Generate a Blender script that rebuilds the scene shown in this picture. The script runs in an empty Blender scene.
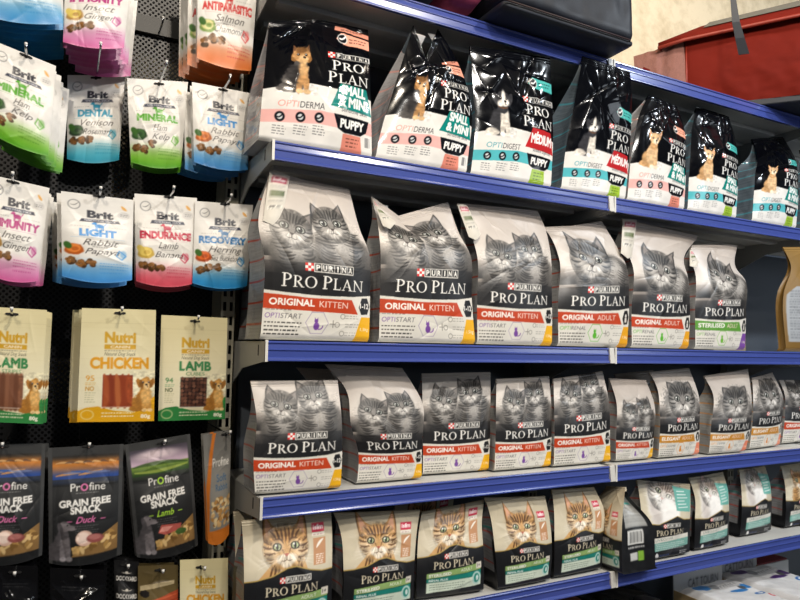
import bpy, math, random
import numpy as np
from mathutils import Vector

# ------------------------------------------------------------------ measured layout (world metres)
T = {}
T['A'] = [
    {'kind': 'sm_derma', 'L': [[0.3316, 1.268, 1.9117], [0.3366, 1.268, 2.0057], [0.3585, 1.318, 2.185]], 'R': [[0.5843, 1.268, 1.9117], [0.5771, 1.268, 2.0542], [0.5899, 1.318, 2.2253]], 'M': [-0.006, 0.0, 0.0126]},
    {'kind': 'sm_derma', 'L': [[0.5928, 1.268, 1.9117], [0.6003, 1.268, 1.9545], [0.6399, 1.2688, 2.0949], [0.6863, 1.276, 2.243]], 'R': [[0.8318, 1.268, 1.9117], [0.8396, 1.2687, 2.0976], [0.7964, 1.2744, 2.1962], [0.7519, 1.276, 2.2499]], 'M': [-0.0011, 0.0, -0.0749]},
    {'kind': 'med', 'L': [[0.8435, 1.268, 1.9117], [0.8545, 1.268, 2.0215], [0.8457, 1.267, 2.1352], [0.836, 1.266, 2.2243]], 'R': [[1.0891, 1.268, 1.9117], [1.0953, 1.268, 2.0636], [1.09, 1.2671, 2.1495], [1.0831, 1.266, 2.2512]]},
    {'kind': 'med', 'L': [[1.1222, 1.268, 1.9117], [1.1413, 1.268, 2.037], [1.1558, 1.2603, 2.1254], [1.1639, 1.232, 2.2615]], 'R': [[1.3497, 1.268, 1.9117], [1.37, 1.268, 2.0634], [1.3488, 1.2413, 2.1923], [1.3329, 1.232, 2.2557]], 'M': [-0.0037, 0.0, -0.0003]},
    {'kind': 'ch_derma', 'L': [[1.3573, 1.268, 1.9117], [1.3863, 1.2686, 2.0919], [1.4183, 1.272, 2.179], [1.4519, 1.273, 2.2296]], 'R': [[1.5862, 1.268, 1.9117], [1.5975, 1.2681, 2.0615], [1.5951, 1.2716, 2.1581], [1.5678, 1.273, 2.2167]]},
    {'kind': 'ch_digest', 'L': [[1.6012, 1.268, 1.9117], [1.6148, 1.268, 2.0641], [1.6495, 1.2832, 2.1834], [1.6747, 1.288, 2.2421]], 'R': [[1.8202, 1.268, 1.9117], [1.8338, 1.268, 2.0595], [1.8425, 1.282, 2.1727], [1.8237, 1.288, 2.2386]]},
    {'kind': 'ch_digest', 'L': [[1.8974, 1.268, 1.9117], [1.9197, 1.2698, 2.0594], [1.9904, 1.3113, 2.1656], [1.9809, 1.318, 2.2028]], 'R': [[2.1258, 1.268, 1.9117], [2.1459, 1.2682, 2.0638], [2.1841, 1.3035, 2.1737], [2.1486, 1.318, 2.238]]},
    {'kind': 'ch_digest', 'L': [[2.1809, 1.268, 1.9117], [2.1985, 1.2683, 2.0504], [2.2544, 1.305, 2.1532], [2.2439, 1.318, 2.208]], 'R': [[2.4403, 1.268, 1.9117], [2.4609, 1.2681, 2.0629], [2.49, 1.3004, 2.1687], [2.4569, 1.318, 2.242]]},
]
T['B'] = [
    {'kind': 'kit', 'L': [[0.3489, 1.266, 1.5091], [0.3525, 1.266, 1.597], [0.3519, 1.266, 1.6692], [0.341, 1.2795, 1.737], [0.3696, 1.311, 1.8615]], 'R': [[0.5859, 1.266, 1.5091], [0.5859, 1.266, 1.6095], [0.584, 1.2718, 1.7016], [0.5687, 1.2885, 1.7532], [0.5496, 1.311, 1.8468]], 'M': [-0.0059, 0.0, -0.0024], 'tag': [[0.3656, 1.2968, 1.8576], [0.4088, 1.2968, 1.8531], [0.3883, 1.2765, 1.758], [0.349, 1.2765, 1.7476]]},
    {'kind': 'kit', 'L': [[0.6098, 1.266, 1.5091], [0.6099, 1.266, 1.6108], [0.6147, 1.2816, 1.7277], [0.6142, 1.3046, 1.7944], [0.6037, 1.311, 1.8378]], 'R': [[0.8608, 1.266, 1.5091], [0.8484, 1.266, 1.6236], [0.8512, 1.2759, 1.7173], [0.8301, 1.2951, 1.7733], [0.8079, 1.311, 1.8488]], 'M': [-0.0325, 0.0, -0.0435], 'tag': [[0.5997, 1.2968, 1.8299], [0.6101, 1.2968, 1.813], [0.6509, 1.2765, 1.7777], [0.6187, 1.2765, 1.7654]]},
    {'kind': 'kit', 'L': [[0.8668, 1.266, 1.5091], [0.8641, 1.266, 1.6055], [0.8702, 1.277, 1.7214], [0.8594, 1.301, 1.7917], [0.8335, 1.311, 1.8495]], 'R': [[1.0918, 1.266, 1.5091], [1.0915, 1.266, 1.6165], [1.1034, 1.2918, 1.7711], [1.1013, 1.3052, 1.8147], [1.0818, 1.311, 1.8583]], 'tag': [[0.8244, 1.2968, 1.8433], [0.853, 1.2968, 1.8442], [0.8808, 1.2765, 1.7731], [0.8464, 1.2765, 1.7625]]},
    {'kind': 'adult', 'L': [[1.1129, 1.266, 1.5091], [1.1111, 1.266, 1.6174], [1.1356, 1.2904, 1.7371], [1.1213, 1.309, 1.7961], [1.0995, 1.311, 1.8181]], 'R': [[1.3518, 1.266, 1.5091], [1.3602, 1.266, 1.6293], [1.3647, 1.28, 1.735], [1.3493, 1.2974, 1.7857], [1.3054, 1.311, 1.856]], 'M': [-0.0107, 0.0, -0.0068]},
    {'kind': 'adult', 'L': [[1.3704, 1.266, 1.5091], [1.3695, 1.266, 1.6107], [1.3869, 1.2776, 1.7364], [1.3749, 1.2963, 1.7935], [1.3833, 1.311, 1.8701]], 'R': [[1.5953, 1.266, 1.5091], [1.6037, 1.266, 1.6208], [1.6082, 1.2749, 1.7161], [1.6104, 1.2897, 1.7604], [1.7009, 1.311, 1.8524]], 'tag': [[1.3721, 1.2968, 1.8665], [1.4266, 1.2968, 1.8696], [1.3841, 1.2765, 1.7611], [1.3424, 1.2765, 1.7659]]},
    {'kind': 'steril', 'L': [[1.625, 1.266, 1.5091], [1.6251, 1.266, 1.6217], [1.6571, 1.2892, 1.737], [1.6577, 1.3062, 1.7869], [1.6734, 1.311, 1.8223]], 'R': [[1.8483, 1.266, 1.5091], [1.8568, 1.266, 1.6316], [1.8759, 1.2804, 1.7266], [1.8527, 1.2938, 1.7638], [1.8843, 1.311, 1.8412]], 'tag': [[1.6461, 1.2968, 1.8029], [1.6592, 1.2968, 1.798], [1.6589, 1.2765, 1.7657], [1.6195, 1.2765, 1.7509]]},
]
T['C'] = [
    {'kind': 'kit', 'L': [[0.3497, 1.2677, 1.2052], [0.3443, 1.2677, 1.2712], [0.3502, 1.2782, 1.3511], [0.3407, 1.2977, 1.4249]], 'R': [[0.5279, 1.2639, 1.2052], [0.5294, 1.2639, 1.2601], [0.5293, 1.2686, 1.3336], [0.5271, 1.2939, 1.4258]]},
    {'kind': 'kit', 'L': [[0.5743, 1.285, 1.2052], [0.5763, 1.285, 1.2663], [0.5572, 1.2857, 1.3305], [0.5536, 1.3034, 1.3993], [0.5056, 1.315, 1.4591]], 'R': [[0.7327, 1.285, 1.2052], [0.7315, 1.285, 1.2704], [0.7368, 1.298, 1.3764], [0.7196, 1.3092, 1.4123], [0.6933, 1.315, 1.4508]]},
    {'kind': 'kit', 'L': [[0.7537, 1.3159, 1.2052], [0.7527, 1.3159, 1.2578], [0.7573, 1.3301, 1.3698], [0.7636, 1.3459, 1.4365]], 'R': [[0.9308, 1.3071, 1.2052], [0.9332, 1.3071, 1.2488], [0.9438, 1.3196, 1.3677], [0.9555, 1.3371, 1.4404]]},
    {'kind': 'kit', 'L': [[0.9369, 1.291, 1.2052], [0.9391, 1.291, 1.2746], [0.9472, 1.3013, 1.3498], [0.9626, 1.321, 1.4238]], 'R': [[1.1095, 1.2911, 1.2052], [1.1125, 1.2911, 1.2659], [1.1223, 1.3046, 1.3637], [1.1295, 1.3211, 1.4305]]},
    {'kind': 'kit', 'L': [[1.1141, 1.2833, 1.2052], [1.1155, 1.2833, 1.2992], [1.1379, 1.3133, 1.4231]], 'R': [[1.3067, 1.2829, 1.2052], [1.3053, 1.2829, 1.2573], [1.3118, 1.2923, 1.3604], [1.3092, 1.3129, 1.4437]]},
    {'kind': 'kit', 'L': [[1.3237, 1.28, 1.2052], [1.3241, 1.28, 1.262], [1.3413, 1.2959, 1.3661], [1.3301, 1.31, 1.4248]], 'R': [[1.4593, 1.28, 1.2052], [1.4658, 1.28, 1.255], [1.4841, 1.2915, 1.3496], [1.4722, 1.31, 1.4184]]},
    {'kind': 'eleg', 'L': [[1.479, 1.275, 1.2052], [1.4876, 1.2759, 1.3233], [1.5016, 1.2974, 1.3978], [1.4808, 1.305, 1.4411]], 'R': [[1.6453, 1.275, 1.2052], [1.6491, 1.275, 1.2824], [1.6614, 1.2848, 1.3676], [1.6455, 1.305, 1.4527]]},
    {'kind': 'eleg', 'L': [[1.6815, 1.2697, 1.2052], [1.692, 1.2697, 1.2813], [1.7277, 1.2896, 1.3807], [1.7041, 1.2997, 1.4292]], 'R': [[1.8393, 1.2646, 1.2052], [1.8679, 1.2646, 1.2823], [1.8865, 1.2737, 1.3641], [1.9029, 1.2946, 1.4504]]},
    {'kind': 'eleg', 'L': [[1.8873, 1.2842, 1.2052], [1.9082, 1.2846, 1.3091], [1.9413, 1.3053, 1.3778], [1.9508, 1.3142, 1.4211]], 'R': [[2.0618, 1.2998, 1.2052], [2.0777, 1.2998, 1.2798], [2.1014, 1.3095, 1.3571], [2.0808, 1.3298, 1.4376]]},
    {'kind': 'kit', 'L': [[2.1095, 1.3215, 1.2052], [2.1294, 1.3215, 1.2983], [2.1618, 1.3433, 1.3717], [2.1491, 1.3515, 1.4114]], 'R': [[2.2969, 1.3272, 1.2052], [2.3183, 1.3272, 1.2918], [2.3455, 1.3444, 1.3584], [2.3228, 1.3572, 1.4099]]},
    {'kind': 'kit', 'L': [[2.3251, 1.33, 1.2052], [2.3434, 1.331, 1.3078], [2.3873, 1.36, 1.4093]], 'R': [[2.495, 1.33, 1.2052], [2.5133, 1.3304, 1.303], [2.5492, 1.36, 1.4082]]},
]
T['D'] = [
    {'kind': 'beng', 'L': [[0.3344, 1.268, 0.9386], [0.3344, 1.2718, 1.0584], [0.3353, 1.2916, 1.1152], [0.3327, 1.298, 1.1504]], 'R': [[0.5152, 1.268, 0.9386], [0.5152, 1.268, 1.0341], [0.5222, 1.2914, 1.1136], [0.5216, 1.298, 1.1491]]},
    {'kind': 'beng', 'L': [[0.541, 1.268, 0.9386], [0.541, 1.268, 1.0305], [0.5404, 1.2915, 1.1115], [0.5284, 1.298, 1.1463]], 'R': [[0.7076, 1.268, 0.9386], [0.7076, 1.268, 1.0071], [0.7249, 1.2885, 1.0918], [0.7371, 1.298, 1.1322]]},
    {'kind': 'beng', 'L': [[0.7269, 1.289, 0.9386], [0.7266, 1.289, 1.0152], [0.7422, 1.3101, 1.0843], [0.7544, 1.319, 1.1212]], 'R': [[0.8943, 1.271, 0.9386], [0.8947, 1.271, 1.0092], [0.9019, 1.291, 1.0945], [0.9141, 1.301, 1.1376]]},
    {'kind': 'beng', 'L': [[0.9287, 1.262, 0.9386], [0.9191, 1.262, 1.0313], [0.9199, 1.2841, 1.1059], [0.9106, 1.292, 1.1446]], 'R': [[1.0838, 1.262, 0.9386], [1.0898, 1.262, 1.01], [1.0943, 1.2748, 1.0735], [1.0928, 1.292, 1.1332]]},
    {'kind': 'beng', 'L': [[1.1012, 1.2676, 0.9386], [1.1027, 1.2678, 1.0357], [1.1173, 1.2867, 1.0977], [1.1201, 1.2976, 1.1445]], 'R': [[1.2621, 1.2697, 0.9386], [1.2659, 1.2697, 1.0161], [1.2841, 1.284, 1.082], [1.2644, 1.2997, 1.1398]]},
    {'kind': 'live', 'L': [[1.4236, 1.265, 0.9386], [1.4057, 1.265, 1.022], [1.4149, 1.2827, 1.0961], [1.4175, 1.295, 1.1471]], 'R': [[1.5846, 1.263, 0.9386], [1.5888, 1.2632, 1.024], [1.6155, 1.2819, 1.0781], [1.6283, 1.293, 1.1199]]},
    {'kind': 'live', 'L': [[1.6184, 1.2732, 0.9386], [1.6223, 1.2732, 1.0236], [1.6428, 1.2883, 1.0799], [1.6372, 1.3032, 1.1343]], 'R': [[1.7683, 1.2748, 0.9386], [1.7768, 1.2771, 1.0471], [1.7939, 1.2919, 1.0892], [1.7902, 1.3048, 1.1403]]},
    {'kind': 'live', 'L': [[1.8691, 1.3083, 0.9386], [1.8848, 1.3105, 1.0415], [1.906, 1.3275, 1.088], [1.9131, 1.3383, 1.1318]], 'R': [[2.023, 1.3092, 0.9386], [2.0316, 1.3107, 1.0404], [2.0483, 1.3254, 1.0833], [2.0455, 1.3392, 1.1352]]},
    {'kind': 'livet', 'L': [[2.101, 1.3126, 0.9386], [2.1092, 1.3126, 1.0108], [2.1271, 1.3255, 1.0706], [2.1352, 1.3426, 1.1285]], 'R': [[2.2481, 1.3126, 0.9386], [2.2576, 1.3126, 1.0199], [2.2779, 1.3262, 1.075], [2.2743, 1.3426, 1.1326]]},
    {'kind': 'livet', 'L': [[2.3204, 1.3212, 0.9386], [2.3302, 1.3212, 1.0216], [2.371, 1.3512, 1.1319]], 'R': [[2.4875, 1.3207, 0.9386], [2.4986, 1.3207, 1.0243], [2.5302, 1.3507, 1.1397]]},
]
T['turn'] = {'c': [1.2807, 1.2072, 0.9356], 'l': [1.2817, 1.2789, 0.9356], 'r': [1.3913, 1.2463, 0.9356], 'zt': 1.1421}
T['P'] = [
    {'kind': 'blue', 'c': [[-0.1619, 1.36, 2.2826], [-0.0454, 1.36, 2.2865], [-0.154, 1.36, 2.0837], [-0.0292, 1.36, 2.1005]], 'n': 9, 'pitch': 0.014, 'hook': [-0.106, 1.36, 2.2431], 'row': 'L1'},
    {'kind': 'immunity', 'c': [[-0.029, 1.38, 2.2344], [0.0891, 1.38, 2.2617], [-0.0262, 1.38, 2.0742], [0.082, 1.38, 2.0879]], 'n': 6, 'pitch': 0.016, 'hook': [0.0259, 1.38, 2.2324], 'row': 'L1'},
    {'kind': 'antipar', 'c': [[0.2204, 1.4, 2.3297], [0.3534, 1.4, 2.3516], [0.2272, 1.4, 2.1083], [0.344, 1.4, 2.1053]], 'n': 6, 'pitch': 0.014, 'hook': [0.2894, 1.4, 2.3232], 'row': 'L1'},
    {'kind': 'mineral', 'c': [[-0.1415, 1.38, 2.0502], [-0.0356, 1.38, 2.0243], [-0.1463, 1.38, 1.8831], [-0.0401, 1.38, 1.8475]], 'n': 7, 'pitch': 0.014, 'hook': [-0.086, 1.38, 2.0325], 'row': 'L2'},
    {'kind': 'dental', 'c': [[-0.0169, 1.52, 2.0628], [0.0952, 1.52, 2.0859], [-0.0088, 1.52, 1.8818], [0.0918, 1.52, 1.895]], 'n': 1, 'pitch': 0.014, 'hook': [0.0379, 1.52, 2.068], 'row': 'L2'},
    {'kind': 'mineral', 'c': [[0.0956, 1.46, 2.0582], [0.22, 1.46, 2.0757], [0.1116, 1.46, 1.8787], [0.2131, 1.46, 1.8829]], 'n': 3, 'pitch': 0.014, 'hook': [0.1599, 1.46, 2.0586], 'row': 'L2'},
    {'kind': 'light', 'c': [[0.2222, 1.42, 2.0617], [0.3485, 1.42, 2.0628], [0.2335, 1.42, 1.8872], [0.3503, 1.42, 1.8866]], 'n': 6, 'pitch': 0.014, 'hook': [0.2886, 1.42, 2.0575], 'row': 'L2'},
    {'kind': 'immunity', 'c': [[-0.134, 1.38, 1.7995], [-0.0345, 1.38, 1.7866], [-0.1303, 1.38, 1.6198], [-0.0444, 1.38, 1.6089]], 'n': 4, 'pitch': 0.016, 'hook': [-0.0942, 1.38, 1.7901], 'row': 'L3'},
    {'kind': 'light', 'c': [[-0.0148, 1.36, 1.7793], [0.112, 1.36, 1.7777], [-0.0051, 1.36, 1.6192], [0.1164, 1.36, 1.6196]], 'n': 5, 'pitch': 0.016, 'hook': [0.0502, 1.36, 1.7779], 'row': 'L3'},
    {'kind': 'endurance', 'c': [[0.1182, 1.42, 1.8037], [0.2429, 1.42, 1.8098], [0.1292, 1.42, 1.6233], [0.24, 1.42, 1.6239]], 'n': 4, 'pitch': 0.014, 'hook': [0.1858, 1.42, 1.8048], 'row': 'L3'},
    {'kind': 'recovery', 'c': [[0.2381, 1.415, 1.8017], [0.3631, 1.415, 1.8079], [0.2401, 1.415, 1.6257], [0.3562, 1.415, 1.6263]], 'n': 2, 'pitch': 0.014, 'hook': [0.3016, 1.415, 1.8028], 'row': 'L3'},
    {'kind': 'tripes', 'c': [[-0.136, 1.38, 1.558], [-0.0269, 1.38, 1.5554], [-0.1307, 1.38, 1.3533], [-0.0259, 1.38, 1.344]], 'n': 4, 'pitch': 0.014, 'hook': [-0.0828, 1.38, 1.5457], 'row': 'L4'},
    {'kind': 'chicken', 'c': [[0.0322, 1.4, 1.5627], [0.1679, 1.4, 1.5646], [0.0343, 1.4, 1.3433], [0.1739, 1.4, 1.3402]], 'n': 5, 'pitch': 0.018, 'hook': [0.1006, 1.4, 1.5557], 'row': 'L4'},
    {'kind': 'cubes', 'c': [[0.1866, 1.46, 1.5572], [0.3264, 1.46, 1.556], [0.1893, 1.46, 1.333], [0.3294, 1.46, 1.3324]], 'n': 1, 'pitch': 0.014, 'hook': [0.2564, 1.46, 1.5468], 'row': 'L4'},
    {'kind': 'duck', 'c': [[-0.135, 1.42, 1.3039], [-0.0171, 1.42, 1.3014], [-0.1265, 1.42, 1.0966], [-0.0123, 1.42, 1.0942]], 'n': 3, 'pitch': 0.014, 'hook': [-0.0865, 1.42, 1.3013], 'row': 'L5'},
    {'kind': 'duck', 'c': [[-0.0125, 1.42, 1.2936], [0.1206, 1.42, 1.2942], [0.0001, 1.42, 1.0779], [0.1241, 1.42, 1.0787]], 'n': 2, 'pitch': 0.014, 'hook': [0.0564, 1.42, 1.2937], 'row': 'L5'},
    {'kind': 'plamb', 'c': [[0.1235, 1.42, 1.2921], [0.2488, 1.42, 1.3083], [0.1559, 1.42, 1.0687], [0.2744, 1.42, 1.0778]], 'n': 2, 'pitch': 0.014, 'hook': [0.1938, 1.42, 1.2925], 'row': 'L5'},
    {'kind': 'psoft', 'c': [[0.2716, 1.4, 1.3078], [0.3295, 1.4, 1.3135], [0.2906, 1.4, 1.0854], [0.3333, 1.4, 1.0988]], 'n': 2, 'pitch': 0.016, 'hook': [0.3191, 1.4, 1.3077], 'row': 'L5'},
    {'kind': 'black', 'c': [[-0.0877, 1.4, 1.0903], [-0.0177, 1.4, 1.0808], [-0.0806, 1.4, 0.9597], [-0.0108, 1.4, 0.9468]], 'n': 2, 'pitch': 0.02, 'hook': [-0.0542, 1.4, 1.075], 'row': 'L6'},
    {'kind': 'black', 'c': [[0.0023, 1.4, 1.0744], [0.0986, 1.4, 1.0574], [0.0094, 1.4, 0.934], [0.1053, 1.4, 0.9159]], 'n': 2, 'pitch': 0.02, 'hook': [0.0537, 1.4, 1.0525], 'row': 'L6'},
    {'kind': 'dock', 'c': [[0.1136, 1.42, 1.0684], [0.1602, 1.42, 1.0584], [0.1208, 1.42, 0.9144], [0.167, 1.42, 0.9058]], 'n': 3, 'pitch': 0.014, 'hook': [0.1361, 1.42, 1.0558], 'row': 'L6'},
    {'kind': 'brown', 'c': [[0.1575, 1.41, 1.0539], [0.2341, 1.41, 1.0455], [0.1639, 1.41, 0.9104], [0.2404, 1.41, 0.8962]], 'n': 2, 'pitch': 0.016, 'hook': [0.1995, 1.41, 1.0404], 'row': 'L6'},
    {'kind': 'nutri', 'c': [[0.236, 1.4, 1.0582], [0.3331, 1.4, 1.0495], [0.2426, 1.4, 0.8997], [0.3394, 1.4, 0.8817]], 'n': 1, 'pitch': 0.014, 'hook': [0.2783, 1.4, 1.0385], 'row': 'L6'},
]
T['brown'] = {'kind': 'kraft', 'D': 0.02, 'L': [[2.0562, 1.268, 1.5091], [2.0509, 1.2667, 1.6979], [2.081, 1.2606, 1.7805], [2.037, 1.258, 1.8415]], 'R': [[2.4182, 1.268, 1.5091], [2.4274, 1.2672, 1.7085], [2.3964, 1.2611, 1.8003], [2.4314, 1.258, 1.8764]]}
T['strap'] = [
    [1.7522, 1.22, 2.6054],
    [1.7241, 1.195, 2.5324],
    [1.7174, 1.185, 2.4738],
    [1.7344, 1.185, 2.4292],
    [1.759, 1.19, 2.3881],
]
CAMZ = 1.5
Y_LIP = 1.25; Y_WALL = 1.60
X_LEFT = 0.357; X_JOIN = 1.272
LIP = 0.0395
SZ = dict(T=2.2856, A=1.9088, B=1.5061, C=1.2023, D=0.9356, E=0.60)

COL = bpy.context.scene.collection

# ------------------------------------------------------------------ print engine: packaging art as colour fields
def hexc(s):
    s = s.lstrip('#')
    return np.array([int(s[i:i+2], 16)/255.0 for i in (0, 2, 4)])
def lin(c):
    c = np.asarray(c, float)
    return np.where(c <= 0.04045, c/12.92, ((c+0.055)/1.055)**2.4)
def sstep(a, b, x):
    t = np.clip((x-a)/(b-a), 0, 1)
    return t*t*(3-2*t)
_rs = np.random.RandomState(7)
_lat = _rs.rand(256, 256)
def noise(x, y):
    xi = np.floor(x).astype(int); yi = np.floor(y).astype(int)
    fx = x-xi; fy = y-yi
    fx = fx*fx*(3-2*fx); fy = fy*fy*(3-2*fy)
    a = _lat[yi % 256, xi % 256]; b = _lat[yi % 256, (xi+1) % 256]
    c = _lat[(yi+1) % 256, xi % 256]; d = _lat[(yi+1) % 256, (xi+1) % 256]
    return (a*(1-fx)+b*fx)*(1-fy)+(c*(1-fx)+d*fx)*fy
def fbm(x, y, o=3):
    s = 0; a = 0.5; t = 0
    for k in range(o):
        s = s+a*noise(x*2**k+17*k, y*2**k+31*k); t += a; a *= .5
    return s/t

_segs = {}
def text_segs(s, bold=0.0, shear=0.0):
    """outline segments of a line of lettering, cap height = 1, starting at x = 0; returns (segments, width)"""
    key = (s, bold, shear)
    if key in _segs:
        return _segs[key]
    cu = bpy.data.curves.new('lettering', 'FONT')
    cu.body = s; cu.size = 1.0; cu.offset = bold; cu.shear = shear; cu.resolution_u = 4
    ob = bpy.data.objects.new('lettering', cu); COL.objects.link(ob)
    dg = bpy.context.evaluated_depsgraph_get(); dg.update()
    ev = ob.evaluated_get(dg); me = ev.to_mesh()
    cnt = {}
    co = np.array([v.co[:2] for v in me.vertices]) if len(me.vertices) else np.zeros((0, 2))
    for p in me.polygons:
        vs = list(p.vertices)
        for i in range(len(vs)):
            e = (vs[i], vs[(i+1) % len(vs)]); k = (min(e), max(e)); cnt[k] = cnt.get(k, 0)+1
    E = np.array([k for k, n in cnt.items() if n == 1])
    sg = co[E] if len(E) else np.zeros((0, 2, 2))
    ev.to_mesh_clear(); bpy.data.objects.remove(ob); bpy.data.curves.remove(cu)
    if len(sg):
        x0 = sg[:, :, 0].min(); x1 = sg[:, :, 0].max()
        sg = sg-np.array([x0, 0.0]); sg = sg/0.70; w = (x1-x0)/0.70
    else:
        w = 0.5
    _segs[key] = (sg, w)
    return sg, w

def ell(cx, cy, rx, ry, n=28, a0=0, a1=2*math.pi):
    t = np.linspace(a0, a1, n, endpoint=False if abs(a1-a0-2*math.pi) < 1e-6 else True)
    return np.stack([cx+rx*np.cos(t), cy+ry*np.sin(t)], 1)

def serif_glyph(ch):
    """list of pieces (each a list of contours) for the slim roman capitals, cap height 1; and advance"""
    R = lambda x0, y0, x1, y1: [np.array([(x0, y0), (x1, y0), (x1, y1), (x0, y1)], float)]
    P = lambda *p: [np.array(p, float)]
    if ch in 'PR':
        g = [R(.10, 0, .235, 1), R(0, 0, .34, .05), R(0, .95, .3, 1)]
        o = np.concatenate([[(.2, 1.0)], ell(.28, .73, .38, .27, 14, math.pi/2, -math.pi/2), [(.2, .46)]])
        i = np.concatenate([[(.2, .945)], ell(.26, .73, .26, .215, 14, math.pi/2, -math.pi/2), [(.2, .515)]])
        g.append([o, i])
        if ch == 'P': return g, .74
        g += [P((.30, .48), (.45, .50), (.82, .03), (.66, 0)), R(.64, 0, .92, .05)]
        return g, .90
    if ch == 'O':
        return [[ell(.50, .5, .50, .52), ell(.50, .5, .345, .465)]], 1.06
    if ch == 'L':
        return [R(.10, 0, .235, 1), R(0, .95, .34, 1), R(0, 0, .62, .055), P((.56, 0), (.62, 0), (.655, .24), (.62, .24))], .68
    if ch == 'A':
        return [P((.11, 0), (.17, 0), (.50, .93), (.45, 1.02)), P((.41, 1.02), (.50, 1.02), (.88, 0), (.73, 0)), R(.24, .31, .68, .36), R(0, 0, .28, .05), R(.62, 0, 1.0, .05)], .98
    if ch == 'N':
        return [R(.12, 0, .18, 1), P((.04, 1), (.20, 1), (.86, .0), (.82, -.03)), R(.80, 0, .86, 1), R(.0, 0, .30, .05), R(.68, .95, .98, 1)], 1.0
    return [], .32

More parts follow.
